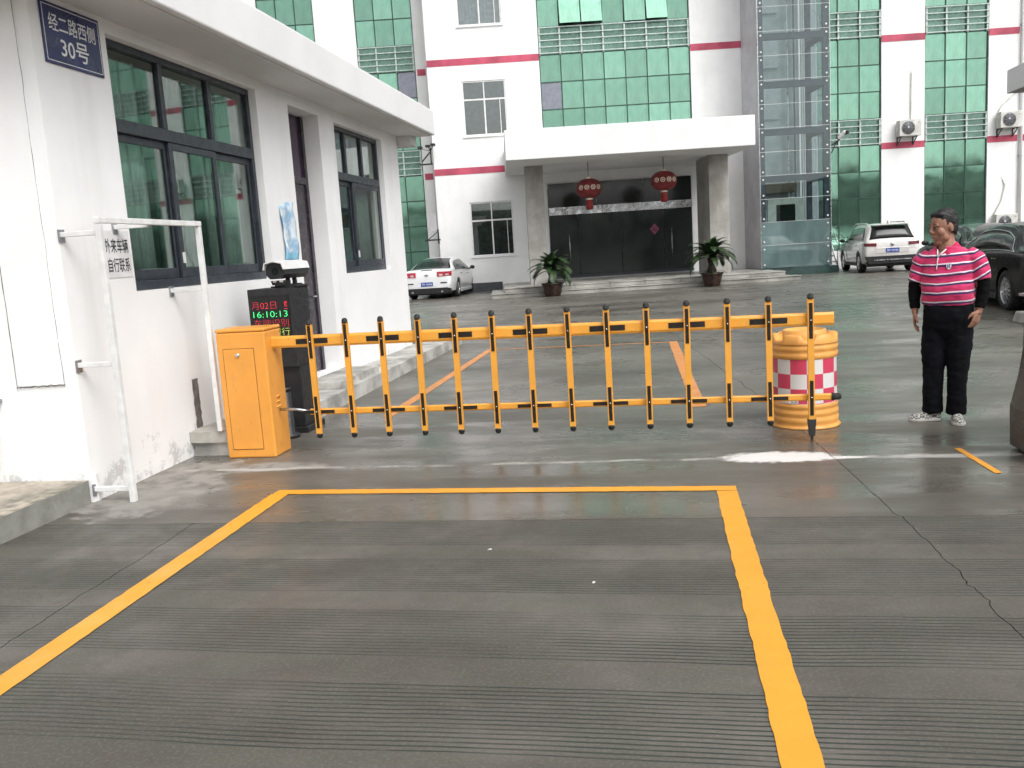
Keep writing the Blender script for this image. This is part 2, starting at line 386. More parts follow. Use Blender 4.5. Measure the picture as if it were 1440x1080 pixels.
def paint_mat(name, col, wear):
    g = NG(name)
    c = g.mix(g.mapr(g.noise(3, 6), .3, .7), c4([k*.92 for k in col]), c4(col))
    n = g.math('ADD', g.math('MULTIPLY', g.noise(26, 6, .7), .6), g.math('MULTIPLY', g.noise(5, 4), .4))
    c = g.mix(g.mapr(n, wear, wear+.08, 0, .75), c, (.16,.13,.10,1))
    g.pbsdf(c, g.mapr(g.noise(4, 5), .3, .7, .35, .6), normal=g.bump(g.noise(60, 4), .25, .003)); return g.m
M['paint'] = paint_mat('yellow_road_paint', (.78,.335,.026), .60)
M['paint_old'] = paint_mat('faded_orange_paint', (.62,.25,.07), .56)
def stripe(poly_lines, m, name, label):
    mb = MB()
    for (a, b, wd) in poly_lines:
        a = Vector(a); b = Vector(b); d = (b-a).normalized(); p = Vector((-d.y, d.x))*wd/2; n = max(2, int((b-a).length/.05)); L = []; Rr = []
        for i in range(n+1):
            q = a.lerp(b, i/n); e1 = mnoise.noise(Vector((i*.9, a.x*7, 1)))*.007; e2 = mnoise.noise(Vector((i*.9, a.y*7, 5)))*.007
            L.append(q+p*(1+e1/wd*2)); Rr.append(q-p*(1+e2/wd*2))
        mb.add([(v.x, v.y, .004) for v in L] + [(v.x, v.y, .004) for v in Rr], [(i, i+1, n+1+i+1, n+1+i) for i in range(n)])
    o = mb.build(name, m); struct(o, label); return o
stripe([((-2.575, 2.0), (-2.61, 5.53), .125), ((.365, 1.2), (.365, 5.44), .125), ((-2.66, 5.585), (.4275, 5.498), .105)], M['paint'], 'road_marking', 'fresh yellow painted box line in front of the barrier')
stripe([((-2.70, 8.3), (-2.70, 13.9), .11), ((.33, 8.3), (.18, 13.9), .13)], M['paint_old'], 'road_marking', 'faded orange lines behind the barrier')
stripe([((-2.64, 13.86), (.11, 13.80), .07)], M['paint_old'], 'road_marking', 'thin faded cross line behind the barrier')
stripe([((2.0, 6.42), (2.03, 5.74), .045)], M['paint'], 'road_marking', 'short orange stripe near the brown gate cabinet')

# hills with trees far behind the camera: the glass front mirrors them
def hill():
    mb = MB(); n = 90; V = []; F = []
    for i in range(n+1):
        a = R(150) + R(240)*i/n; r = 75
        h = 8.6 + 3.6*mnoise.noise(Vector((i*.13, 0, 0))) + 1.6*mnoise.noise(Vector((i*.55, 3, 0))) + .7*mnoise.noise(Vector((i*1.9, 7, 0)))
        for rr, hh in ((r-6, -.2), (r-3, h*.62), (r, h), (r+30, -.2)):
            V.append((rr*math.cos(a)*1.0, rr*math.sin(a), hh))
    for i in range(n):
        for k in range(3): F.append((i*4+k, i*4+k+1, i*4+k+5, i*4+k+4))
    return mb.add(V, F, True)
M['hill'] = mat('wooded_hill', (.045,.06,.035), .9, var=.4, scale=.6)
struct(hill().build('hills', M['hill']))

# ------------------------------------------------------------------ factory building (local frame: x along the facade, y away from the gate)
FA = R(9.767)
fac = empty('factory_building', (0,0,0), FA)
tag(fac, 'white factory block with green glass bays and red bands behind the yard', 'building')
PF = lambda u, v, w_: (u, w_, v)
TOP = 17.3
DM, DR, DL = 35.4, 36.0, 36.9          # main front, right wing, left wing
WZ = [(1.40, 3.50), (6.03, 8.08), (10.11, 12.16), (14.19, 16.24)]
mb = MB()
wall_grid(mb, -2.5, 9.6, 0, TOP, [(-1.22, .46, a, b) for a, b in WZ] + [(1.81, 7.62, 4.85, TOP-.6), (1.85, 7.50, .32, 4.02)], PF, DM, DM+.3)
mb.box(-2.5, -2.2, DM+.3, DL+.3, 0, TOP); mb.box(-2.5, 33, DM+12, DM+12.3, 0, TOP)
mb.build('wall', M['wall'], fac)
GB_R = [(12.70, 15.22), (16.93, 19.43), (21.13, 23.63), (25.33, 27.83)]
mb = MB(); wall_grid(mb, 9.6, 30, 0, TOP, [(a, b, .72, TOP-.6) for a, b in GB_R], PF, DR, DR+.3); mb.build('wall', M['wall'], fac)
GB_L = [(-13.0, -10.76), (-9.19, -6.95), (-5.34, -3.06)]
mb = MB(); wall_grid(mb, -15, -2.5, 0, TOP, [(a, b, .72, TOP-.6) for a, b in GB_L], PF, DL, DL+.3); mb.build('wall', M['wall'], fac)
MB().box(-15.3, 30.3, DM-.2, DM+12.5, TOP, TOP+.35).build('roof', M['wall'], fac)
BZ = [4.60, 8.68, 12.76]
for z in BZ:
    for a, b, d in [(-2.5, 1.81, DM), (7.62, 9.6, DM)] + [(15.22, 16.93, DR), (19.43, 20.62, DR), (20.82, 21.13, DR), (23.63, 25.33, DR)] + [(-3.0, -2.66, DL), (-6.9, -5.4, DL), (-10.7, -9.25, DL)]:
        if z < 5 and d == DM and a > 5: continue
        MB().box(a, b, d-.012, d+.01, z, z+.25).build('red_band', M['red_band'], fac)

def pane_mesh(wd, ht): return MB().box(-wd/2, wd/2, -.012, .012, -ht/2, ht/2).mesh('pane')
def curtain(x0, x1, ncol, d, zlow, openp=(), greyp=()):
    """green glass bay: mullion grid with panes, pale rails in front of each spandrel"""
    pw = (x1-x0)/ncol; rd = d + .10
    rows = []                                          # (z0, z1, is_spandrel)
    for k in range(4):
        zs = .72 + 4.08*k
        if k == 0: rows += [(zs+1.02*j, zs+1.02*(j+1), 0) for j in range(4)]
        else:
            rows.append((zs, zs+1.02, 1)); rows += [(zs+1.02*(j+1), zs+1.02*(j+2), 0) for j in range(3)]
    rows = [r for r in rows if r[0] >= zlow-.01 and r[1] < TOP-.5]
    g = MB(); zt = rows[-1][1]; zb = rows[0][0]
    for i in range(ncol+1):
        x = min(max(x0 + pw*i, x0+.022), x1-.022)
        g.box(x-.020, x+.020, rd-.035, rd+.03, zb, TOP-.6)
    for r in rows: g.box(x0+.001, x1-.001, rd-.030, rd+.028, r[0]-.020, r[0]+.020)
    g.box(x0+.001, x1-.001, rd+.12, rd+.16, zb, TOP-.6)
    cw = g.build('curtain_wall', M['green_dark'], fac)
    pm = pane_mesh(pw-.045, .975)
    gm = pm.copy(); gm.materials.append(M['grey_pane']); sm = pm.copy(); sm.materials.append(M['green_spandrel']); pm.materials.append(M['green_glass'])
    for ri, (za, zb_, sp) in enumerate(rows):
        for i in range(ncol):
            me = sm if sp else (gm if (ri, i) in greyp else pm)
            o = link('pane', me, None, cw); o.location = (x0+pw*(i+.5), rd, (za+zb_)/2)
            o.rotation_euler = (R(random.uniform(-.8,.8)), 0, R(random.uniform(-.8,.8)))
            if (ri, i) in openp:
                o.rotation_euler[0] = R(-openp[(ri, i)]); a = R(openp[(ri, i)])
                o.location = (x0+pw*(i+.5), rd-.05-.49*math.sin(a), zb_-.49*math.cos(a)-.02)
        if sp:
            for j in range(5):
                z = za + .04 + .235*j
                MB().box(x0+.02, x1-.02, rd-.15, rd-.115, z-.016, z+.016).build('rail', M['rail_grey'], cw)
            for i in range(ncol+1):
                x = min(max(x0+pw*i, x0+.06), x1-.06)
                MB().box(x-.03, x+.03, rd-.112, rd-.036, za-.02, za+1.0).build('rail_post', M['rail_grey'], cw)
    return cw
curtain(1.81, 7.62, 7, DM, 4.85, {(4, 1): 14, (4, 2): 14, (4, 4): 5, (4, 5): 11}, {(1, 0)})
for a, b in GB_R: curtain(a, b, 3, DR, .70, (), {(2, 2)} if a == 25.33 else ())
for a, b in GB_L: curtain(a, b, 3, DL, .70, (), {(7, 2)} if a == -5.34 else ())

def casement(x0, x1, z0, z1, d, blind):
    """white two-over-two sliding window set in the wall"""
    f = MB(); y0, y1 = d+.03, d+.10; t = .055
    f.box(x0+.002, x0+t, y0, y1, z0+.002, z1-.002); f.box(x1-t, x1-.002, y0, y1, z0+.002, z1-.002)
    f.box(x0+t, x1-t, y0, y1, z0+.002, z0+t); f.box(x0+t, x1-t, y0, y1, z1-t, z1-.002)
    zm = z0 + (z1-z0)*.66; xm = (x0+x1)/2
    f.box(x0+t, x1-t, y0, y1, zm-.03, zm+.03); f.box(xm-.028, xm+.028, y0+.004, y1-.004, z0+t, zm-.03); f.box(xm-.02, xm+.02, y0+.004, y1-.004, zm+.03, z1-t)
    f.box(x1-.26, x1-.235, y0+.015, y1-.012, z0+t, zm-.03)
    wn = f.build('window', M['white_metal'], fac)
    for a, b, c_, e in ((x0+t, xm, z0+t, zm), (xm, x1-t, z0+t, zm), (x0+t, xm, zm, z1-t), (xm, x1-t, zm, z1-t)):
        o = MB().box(a+.005, b-.005, d+.06, d+.07, c_+.005, e-.005).build('pane', M['pane_grey'], wn)
    MB().box(x0-.06, x1+.06, d-.05, d+.03, z0-.06, z0-.003).build('sill', M['wall'], wn)
    if blind:
        k = MB(); n = 22
        pts = [(x0+.08+(x1-x0-.16)*i/n, d+.16+.025*(i % 2)) for i in range(n+1)]
        k.add([(p[0], p[1], z0+.05) for p in pts] + [(p[0], p[1], z1-.05) for p in pts], [(i, i+1, n+1+i+1, n+1+i) for i in range(n)])
        k.build('curtain', M['curtain_blue'], wn)
    MB().box(x0-.2, x1+.2, d+.9, d+.95, z0-.3, z1+.3).build('room_back', M['room'], wn)
M['pane_grey'] = thin_glass('office_glass', (.66,.70,.70), .07)
M['curtain_blue'] = mat('grey_blue_curtain', (.46,.47,.53), .8, var=.12, scale=8)
M['room'] = mat('room_back', (.16,.165,.17), .8, var=.2)
for i, (a, b) in enumerate(WZ): casement(-1.22, .46, a, b, DM, i >= 2)

# entrance: dark glazed screen, steel beam, pull handles, red diamond
M['door_glass'] = mat('lobby_glass', (.022,.028,.026), .13, var=.12, scale=.7, rvar=.03)
MB().box(-2.5, -.12, DM-.03, DM-.002, 0, .36).build('skirting', mat('dark_skirting', (.06,.065,.075), .6, var=.15), fac)
ent = MB().box(1.86, 7.49, 35.30, 35.36, .34, .42).build('entrance_screen', M['dark_frame'], fac)
for i, (a, b) in enumerate(((1.87, 3.0), (3.0, 4.68), (4.68, 6.36), (6.36, 7.48))):
    MB().box(a+.012, b-.012, 35.32, 35.34, .43, 2.80).build('door_leaf', M['door_glass'], ent)
for a, b in ((1.87, 3.75), (3.75, 5.6), (5.6, 7.48)):
    MB().box(a+.010, b-.010, 35.32, 35.34, 3.11, 4.01).build('pane', M['door_glass'], ent)
def dent_beam():
    mb = MB(); n = 60; V = []; F = []
    for i in range(n+1):
        x = 1.87 + 5.61*i/n; k = mnoise.noise(Vector((i*.35, 2, 0)))*.035*(1 if i < 28 else .15)
        V += [(x, 35.24+k, 2.80+k*.4), (x, 35.24+k*1.6, 2.95), (x, 35.24-k, 3.10+k*.3), (x, 35.31, 3.10), (x, 35.31, 2.80)]
    for i in range(n):
        for j in range(5): F.append((i*5+j, i*5+(j+1) % 5, i*5+5+(j+1) % 5, i*5+5+j))
    return mb.add(V, F)
dent_beam().build('steel_beam', M['steel'], ent)
for x in (2.62, 6.64): MB().tube([(x, 35.24, .98), (x, 35.24, 2.05)], .018).bar((x, 35.24, 1.1), (x, 35.33, 1.1), .02, .02).bar((x, 35.24, 1.93), (x, 35.33, 1.93), .02, .02).build('pull_handle', M['steel'], ent)
fu = MB().prism([(5.98, 1.82), (6.17, 2.04), (5.98, 2.26), (5.79, 2.04)], 35.295, 35.305, 'y').build('red_diamond', mat('red_paper', (.34,.08,.15), .6), ent)
text('character', '福', .3, M['ink'], ent, frameM((5.98, 35.293, 2.04), (1,0,0), (0,0,1)), .19)
MB().box(1.0, 8.2, 37.8, 38.0, .3, 4.0).build('lobby_back', M['room'], fac)

# portico
M['fascia'] = white_wall('portico_fascia', (.80,.80,.80), .05)
def colstone():
    g = NG('column_stone'); n = g.noise(1.6, 7, .6); s2 = g.noise(2.5, 6, .65, stretch=(1,1,.22))
    c = g.mix(g.mapr(n, .35, .68), (.30,.29,.265,1), (.42,.41,.39,1)); c = g.mix(g.mapr(s2, .45, .7, 0, .6), c, (.24,.22,.185,1))
    g.pbsdf(c, .55, normal=g.bump(g.noise(25, 5), .15, .005)); return g.m
M['column_stone'] = colstone()
MB().box(.25, 8.38, 29.5, 35.38, 4.44, 5.40).build('portico_roof', M['fascia'], fac, .02)
def col(x0, x1, y0, y1):
    c = MB().box(x0, x1, y0, y1, .30, 4.43).build('column', M['column_stone'], fac, .012)
col(.90, 1.55, 31.9, 32.5); col(7.38, 8.08, 31.9, 33.9)

# ------------------------------------------------------------------ entrance steps
st = empty('entrance_steps', (0,0,0), FA); tag(st, 'grey stone entrance steps under the portico', 'steps')
MB().box(-.05, 9.35, 29.75, 35.38, -.05, .28).build('platform', M['stone'], st)
MB().box(-.50, 9.75, 29.36, 33.2, -.05, .128).build('step_core', M['stone'], st)
def slabs(x0, x1, n, y0, y1, z0, z1, name):
    d = (x1-x0)/n
    for i in range(n):
        j = random.uniform(-.004, .004)
        MB().box(x0+d*i+.012, x0+d*(i+1)-.012, y0+j, y1, z0, z1+j*.5).build(name, M['stone'], st, .008, 1)
slabs(-.52, 9.77, 9, 29.31, 29.78, .13, .16, 'tread'); slabs(-.50, 9.75, 9, 29.34, 29.357, .0, .125, 'riser')
slabs(-.08, 9.38, 8, 29.70, 30.4, .282, .312, 'tread'); slabs(-.06, 9.36, 8, 29.72, 29.747, .162, .278, 'riser')
slabs(-.06, 9.36, 8, 30.41, 31.7, .282, .312, 'paving_slab')

# ------------------------------------------------------------------ glass lift tower
lt = empty('lift_tower', (0,0,0), FA); tag(lt, 'glazed grey steel lift tower beside the portico', 'lift tower')
LX0, LX1, LD = 9.58, 12.16, 33.2
f = MB()
for x in (LX0+.02, LX1-.20): f.box(x, x+.18, LD+.06, LD+.24, .28, TOP+.5)
for x in (LX0+.02, LX1-.20): f.box(x, x+.18, 35.1, 35.28, .28, TOP+.5)
BE = [3.55+1.675*i for i in range(9)]
for z in BE: f.box(LX0+.2, LX1-.2, LD+.065, LD+.235, z-.11, z+.11); f.box(LX1-.19, LX1-.03, LD+.24, 35.1, z-.1, z+.1)
M['lift_steel'] = mat('lift_steel', (.085,.10,.125), .55, .0, var=.1)
f.build('steel_frame', M['lift_steel'], lt)
gz = [.30 + .845*i for i in range(21)]
gm_ = MB().box(LX0, LX1, LD, LD+.012, 0, .835).mesh('glass'); gm_.materials.append(M['lift_glass'])
clip = MB().lathe([(.0001, -.02), (.032, -.02), (.032, .0), (.0001, .0)], 10, (0,0,0), False, 'y').mesh('clip'); clip.materials.append(M['white_metal'])
for i, z in enumerate(gz):
    o = link('glass_panel', gm_, None, lt); o.location = (0, 0, z)
    for x in (LX0+.10, LX1-.11):
        for zz in (.13, .70):
            k = link('clip', clip, None, o); k.location = (x, LD-.001, zz)
    MB().box(LX0, LX1, LD-.006, LD+.003, z+.836, z+.846).build('glass_joint', M['white_metal'], lt)
for x in (LX0-.02, LX1): MB().box(x, x+.02, LD-.02, LD+.05, .28, TOP+.5).build('edge_trim', M['steel'], lt)
MB().box(LX0-.02, LX0+.005, LD+.055, 35.38, .28, TOP+.5).build('side_panel', M['grey_panel'], lt)
MB().box(LX1-.02, LX1-.005, LD+.055, 35.38, .28, TOP+.5).build('glass_side', M['lift_glass'], lt)
MB().box(LX0-.05, LX1+.22, LD-.15, 35.9, -.02, .27).build('plinth', M['plinth_green'], lt)
M['lift_back'] = mat('lift_back_wall', (.64,.67,.65), .6, var=.12, scale=1.3)
MB().box(LX0+.20, LX1-.75, 34.32, 34.40, 2.5, TOP).build('shaft_wall', M['lift_back'], lt)
for x, m_ in ((10.9, 'steel'), (11.15, 'lift_steel'), (11.42, 'white_metal'), (11.50, 'white_metal')): MB().box(x, x+.045, 34.1, 34.16, .3, TOP).build('guide_rail', M[m_], lt)
for z, hgt in ((6.4, 1.1), (10.2, 1.6), (8.25, 1.2)):
    MB().box(9.92, 10.62, 34.25, 34.31, z-.6, z-.6+hgt).build('landing_door', M['curtain_pale'] if 'curtain_pale' in M else M['white_metal'], lt)
MB().box(10.0, 11.15, 33.9, 34.28, 3.08, 3.42).build('counterweight', mat('lift_brown', (.20,.15,.10), .6, .2), lt)
dfm = MB(); dfm.box(9.98, 10.30, 33.7, 33.8, .3, 2.84); dfm.box(11.02, 11.32, 33.7, 33.8, .3, 2.84); dfm.box(10.30, 11.02, 33.7, 33.8, 2.62, 2.84)
dfm.build('door_frame', mat('cream_frame', (.66,.68,.58), .5), lt)
MB().box(10.30, 11.02, 33.75, 33.8, .3, 2.62).build('lift_door', M['glass_dark'], lt)
fr = NG('frosted_film'); fr.pbsdf(fr.mix(fr.mapr(fr.noise(.9, 3, stretch=(1.6,1,.5)), .35, .65), (.34,.39,.375,1), (.52,.58,.55,1)), .35)
MB().box(LX0+.02, LX1-.02, LD+.02, LD+.03, .3, 1.14).build('frosted_film', fr.m, lt)
MB().box(LX0+.02, LX1-.02, LD+.02, LD+.03, 1.145, 1.985).build('frosted_film', fr.m, lt)

# side stair right of the lift
sr = empty('side_stair', (0,0,0), FA); tag(sr, 'small steel side stair between the lift tower and the parked SUV', 'stair')
for i in range(5): MB().box(12.42, 12.95, 34.6+.14*i, 34.74+.14*i, .10+.22*i, .15+.22*i).build('tread', M['grey_steel'], sr)
for x in (12.42, 12.93): MB().bar((x, 34.5, .02), (x, 35.45, 1.25), .03, .1).tube([(x, 34.6, .1), (x, 34.6, 1.1), (x, 35.4, 1.9)], .018).build('stringer', M['grey_steel'], sr)

# ------------------------------------------------------------------ air conditioners on the right wing
def local_thing(name, label, cat, group=None):
    o = empty(name, (0,0,0), FA); tag(o, label, cat, group); return o
M['ac_white'] = mat('ac_cream', (.62,.61,.57), .55, var=.1, scale=4)
M['fan_dark'] = mat('fan_grille', (.05,.05,.055), .5, var=.2)
def ac(x, z, label, pipe):
    t = local_thing('air_conditioner', label, 'air conditioner', 'air conditioner units on the right wing')
    y0, y1 = DR-.42, DR-.08
    MB().box(x, x+.86, y0, y1, z, z+.62).build('case', M['ac_white'], t, .02)
    MB().lathe([(.0001, y0-.006), (.25, y0-.006), (.25, y0+.02), (.0001, y0+.02)], 28, (x+.34, 0, z+.31), False, 'y').build('fan_opening', M['fan_dark'], t)
    g = MB()
    for r in (.06, .11, .16, .21, .25): g.lathe([(r-.005, y0-.02), (r+.005, y0-.02), (r+.005, y0-.008), (r-.005, y0-.008), (r-.005, y0-.02)], 28, (x+.34, 0, z+.31), True, 'y')
    g.lathe([(.0001, y0-.024), (.05, y0-.02), (.05, y0-.008)], 16, (x+.34, 0, z+.31), True, 'y')
    for k in range(8): g.bar((x+.34, y0-.012, z+.31), (x+.34+.25*math.cos(k*math.pi/4), y0-.012, z+.31+.25*math.sin(k*math.pi/4)), .008, .008, (0,1,0))
    g.build('fan_guard', M['grey_steel'], t)
    MB().box(x+.72, x+.79, y0-.004, y0+.002, z+.47, z+.51).build('badge', M['grey_steel'], t)
    for bx in (x+.08, x+.70): MB().bar((bx, y0+.02, z-.02), (bx, DR, z-.02), .04, .03).bar((bx, DR-.02, z), (bx, DR-.02, z-.32), .04, .03, (0,1,0)).bar((bx, y0+.06, z-.03), (bx, DR-.02, z-.30), .03, .03).build('bracket', M['black_metal'], t)
    MB().tube(pipe, .022, 8).build('pipe', M['ac_white'], t)
ac(15.76, 5.02, 'air conditioner unit on the white pilaster between two green bays above the silver SUV', [(16.35, DR-.06, 5.66), (16.37, DR-.05, 6.4), (16.39, DR-.05, 7.4), (16.40, DR+.02, 7.55)])
ac(19.72, 5.10, 'air conditioner unit high on the wall at the right edge', [(19.80, DR-.06, 5.74), (19.95, DR-.05, 6.0), (20.35, DR-.05, 6.35), (20.7, DR-.05, 6.62)])
ac(19.62, 1.15, 'air conditioner unit low on the wall behind the black sedan roof', [(19.70, DR-.06, 1.78), (20.0, DR-.05, 2.3), (20.15, DR-.05, 2.9), (20.0, DR+.02, 3.3)])
for x, d, nm, lb in ((20.72, DR, 'downpipe', 'white downpipe at the right edge of the factory front'), (-2.60, DL, 'downpipe', 'white downpipe in the inner corner above the white sedan')):
    t = local_thing(nm, lb, 'pipe')
    MB().tube([(x, d-.08, .1), (x, d-.08, TOP)], .06, 12).build('tube', M['wall'], t)
    for z in (1.5, 4.0, 6.5, 9.0, 11.5): MB().box(x-.075, x+.075, d-.10, d, z, z+.035).build('clamp', M['grey_steel'], t)
# bracket with cameras on the inner corner, second lower bracket
def cctv(x, d, z, label, scale=1.0):
    t = local_thing('security_camera', label, 'camera')
    MB().bar((x-.35*scale, d-.18, z), (x+.15*scale, d-.18, z), .05, .06).bar((x+.1*scale, d-.18, z), (x+.1*scale, d-.18, z+.62*scale), .05, .05).bar((x+.1*scale, d-.18, z+.05), (x+.1*scale, d+.02, z+.05), .05, .05).build('bracket', M['black_metal'], t)
    MB().bar((x-.25*scale, d-.2, z+.1), (x+.08*scale, d-.2, z+.45*scale), .06, .05).build('brace', M['black_metal'], t)
    for k, (dx, dz) in enumerate(((-.28, .62), (.02, .66), (.22, .70))):
        h = MB().box(x+(dx-.09)*scale, x+(dx+.09)*scale, d-.5, d-.2, z+(dz-.04)*scale, z+(dz+.04)*scale).build('camera_head', M['black_metal'], t, .01)
        MB().lathe([(.0001, d-.512), (.03, d-.512), (.03, d-.50)], 10, (x+dx*scale, 0, z+dz*scale), False, 'y').build('lens', M['glass_dark'], h)
        MB().bar((x+dx*scale, d-.3, z+(dz-.04)*scale), (x+.1*scale, d-.18, z+.5*scale), .02, .02).build('stalk', M['black_metal'], t)
cctv(-2.68, DM-.0, 5.05, 'black camera cluster on a bracket at the corner above the white sedan')
t = local_thing('wall_bracket', 'dark cable bracket low on the corner above the white sedan roof', 'bracket')
MB().bar((-3.05, DM-.1, 2.15), (-2.45, DM-.1, 2.15), .05, .06).bar((-2.52, DM-.1, 2.0), (-2.52, DM-.1, 2.55), .06, .05).bar((-2.95, DM-.1, 2.16), (-2.55, DM-.1, 2.45), .03, .03).build('arm', M['black_metal'], t)
MB().box(-2.86, -2.56, DM-.06, DM-.02, 2.5, 3.15).build('meter_box', M['grey_panel'], t)
t = local_thing('security_camera', 'white bullet camera on the right edge of the lift tower', 'camera')
MB().bar((12.45, LD-.1, 4.85), (12.62, LD-.3, 5.05), .16, .13).build('housing', M['white_metal'], t, .02); MB().bar((12.60, LD-.29, 4.99), (12.68, LD-.38, 5.03), .12, .1).build('lens_hood', M['black_metal'], t)
MB().bar((12.2, LD, 4.6), (12.48, LD-.1, 4.82), .05, .05).bar((12.2, LD, 4.35), (12.36, LD-.04, 4.7), .04, .04).build('arm', M['black_metal'], t)

# lanterns
M['lantern'] = mat('lantern_red', (.18,.014,.016), .55, var=.2, scale=6, bump=.1)
M['gold'] = mat('gold_trim', (.72,.62,.48), .4, .3, var=.1)
M['tassel'] = mat('tassel_red', (.20,.012,.012), .7)
for x, z, lb in ((3.10, 3.52, 'red lantern hanging under the portico, the left one'), (5.72, 3.62, 'red lantern hanging under the portico, the right one')):
    t = local_thing('red_lantern', lb, 'lantern', 'lanterns under the portico'); y = 31.5
    b = MB(); n = 24; prof = []
    for i in range(15):
        a = -math.pi/2 + math.pi*i/14; prof.append((max(.10, .44*math.cos(a)**.75 if math.cos(a) > 0 else .10), .335*math.sin(a)))
    V = []; F = []
    for r, zz in prof:
        for k in range(48): V.append((x + r*(1+(.025 if k % 3 else -.01))*math.cos(2*math.pi*k/48), y + r*(1+(.025 if k % 3 else -.01))*math.sin(2*math.pi*k/48), z+zz))
    for i in range(14):
        for k in range(48): F.append((i*48+k, i*48+(k+1) % 48, i*48+48+(k+1) % 48, i*48+48+k))
    b.add(V, F, True).build('lantern_body', M['lantern'], t)
    for s in (1, -1): MB().lathe([(.001, z+s*.33), (.12, z+s*.33), (.12, z+s*.385), (.001, z+s*.385)], 20, (x, y, 0), False).build('rim', M['gold'], t)
    MB().lathe([(.09, z-.385), (.115, z-.45), (.13, z-.62), (.11, z-.72), (.001, z-.73)], 20, (x, y, 0)).build('tassel', M['tassel'], t)
    MB().tube([(x, y, z+.38), (x, y, 4.43)], .012, 6).build('cord', M['ink'], t)
    for k in range(6):
        a = R(200 + 28*k); p = Vector((x+.452*math.cos(a), y+.452*math.sin(a), z+.02))
        fm = frameM(p, (-math.sin(a), math.cos(a), 0), (0,0,1))
        if k in (1, 2, 3, 4):
            ring = MB().lathe([(.055, -.004), (.085, -.004), (.085, .004), (.055, .004), (.055, -.004)], 16).lathe([(.001, -.004), (.03, -.004), (.03, .004), (.001, .004)], 10)
            ring.xf(fm).build('gold_motif', M['gold'], t)

# potted cycads
def frond_mesh(L, droop, seed):
    rnd = random.Random(seed); mb = MB(); n = 16; pts = []
    for i in range(n+1):
        s = i/n; a = R(68) - droop*s; 
        pts.append(Vector((0, 0, 0)) if not pts else pts[-1] + Vector((math.cos(a), 0, math.sin(a)))*(L/n))
    mb.tube(pts, [.012*(1-.8*i/n) for i in range(n+1)], 5)
    for i in range(2, n+1):
        for q in (0, .33, .66):
            p = pts[i-1].lerp(pts[i], q); d = (pts[i]-pts[i-1]).normalized(); s = i/n
            ln = L*.23*(math.sin(math.pi*min(1, s*.85+.14))**.6)*rnd.uniform(.85, 1.1)
            for sd in (1, -1):
                e = (d*.75 + Vector((0, sd, 0))*.75 + Vector((0, 0, .12))).normalized(); wd = d*.013
                tip = p + e*ln + Vector((0,0,-.02*ln/L))
                mb.add([p-wd, p+wd, p+e*ln*.6+wd*.9, tip, p+e*ln*.6-wd*.9], [(0,1,2,3,4)])
    return mb.mesh('frond')
def leafmat():
    g = NG('cycad_leaf'); n = g.noise(7, 4); c = g.mix(g.mapr(n, .3, .7), (.014,.036,.014,1), (.045,.080,.026,1)); g.pbsdf(c, .42, Specular_IOR_Level=.4); return g.m
M['leaf'] = leafmat(); M['trunk'] = mat('cycad_trunk', (.05,.04,.03), .9, var=.4, scale=18, bump=1, bscale=25); M['pot'] = mat('glazed_pot', (.045,.022,.018), .3, var=.25, scale=8)
FR = [frond_mesh(.80+.10*k, R(74+16*k), k) for k in range(4)]
for fm_ in FR: fm_.materials.append(M['leaf'])
def cycad(px, py, label, th, seed):
    rnd = random.Random(seed); t = empty('potted_cycad', (px, py, 0), FA); tag(t, label, 'plant', 'potted cycads by the steps')
    MB().lathe([(.001, 0), (.235, 0), (.25, .02), (.32, .30), (.345, .38), (.375, .40), (.375, .44), (.33, .44), (.31, .40), (.001, .39)], 28).build('pot', M['pot'], t)
    MB().lathe([(.001, .395), (.29, .40), (.001, .41)], 20).build('soil', M['soil'], t)
    tr = MB(); prof = []
    for i in range(26): prof.append((.125 + (.022 if i % 2 else -.006) + .02*math.sin(i*.3), .38 + th*i/25))
    prof.append((.001, .40+th)); tr.lathe(prof, 14).build('trunk', M['trunk'], t)
    N = 40
    for i in range(N):
        o = link('frond', FR[rnd.randrange(4)], None, t); o.location = (0, 0, .36+th)
        o.rotation_euler = (rnd.uniform(-.15,.15), R(-25 + 80*(i/N)**.9 + rnd.uniform(-8, 8)) - .3, i*2.39996 + rnd.uniform(-.2,.2)); s = rnd.uniform(.84, 1.06)
        o.scale = (s, s, s)
    for i in range(5):
        o = link('frond', FR[i % 4], None, t); o.location = (.12*math.cos(i*1.3+2), .12*math.sin(i*1.3+2), .42); o.rotation_euler = (0, .3, i*1.3+2); o.scale = (.42,.42,.42)
def F2W(s, d): return (s*math.cos(FA)-d*math.sin(FA), s*math.sin(FA)+d*math.cos(FA))
cycad(*F2W(1.52, 28.95), 'potted cycad palm in front of the left column, sucker leaves at its foot', .42, 3)
cycad(*F2W(6.72, 28.95), 'potted cycad palm in front of the right column with a tall bare trunk', .52, 5)

# ------------------------------------------------------------------ gatehouse on the left
gh = empty('gatehouse', (-3.93, 5.42, 0)); tag(gh, 'white single-storey gatehouse with dark framed windows beside the barrier', 'building')
GO = Vector((-3.93, 5.42, 0))
def G_(mb): return mb.xf(Matrix.Translation(-GO))
GX, GY0, GY1, GW = -3.93, 5.42, 13.68, .24
SOF, FTOP = 3.42, 3.80
W1 = (6.24, 8.72, 1.42, 3.31); DR_ = (9.51, 10.40, .24, 3.28); W2 = (10.92, 12.87, 1.39, 3.27)
mb = MB(); wall_grid(mb, GY0, GY1, 0, SOF, [W1, DR_, W2], lambda u, v, w_: (w_, u, v), GX, GX-GW)
wall_grid(mb, -9.0, GX-GW, 0, SOF, [], lambda u, v, w_: (u, w_, v), GY0, GY0+GW)
wall_grid(mb, -9.0, GX-GW, 0, SOF, [], lambda u, v, w_: (u, w_, v), GY1-GW, GY1)
mb.box(-9.24, -9.0, GY0, GY1, 0, SOF)
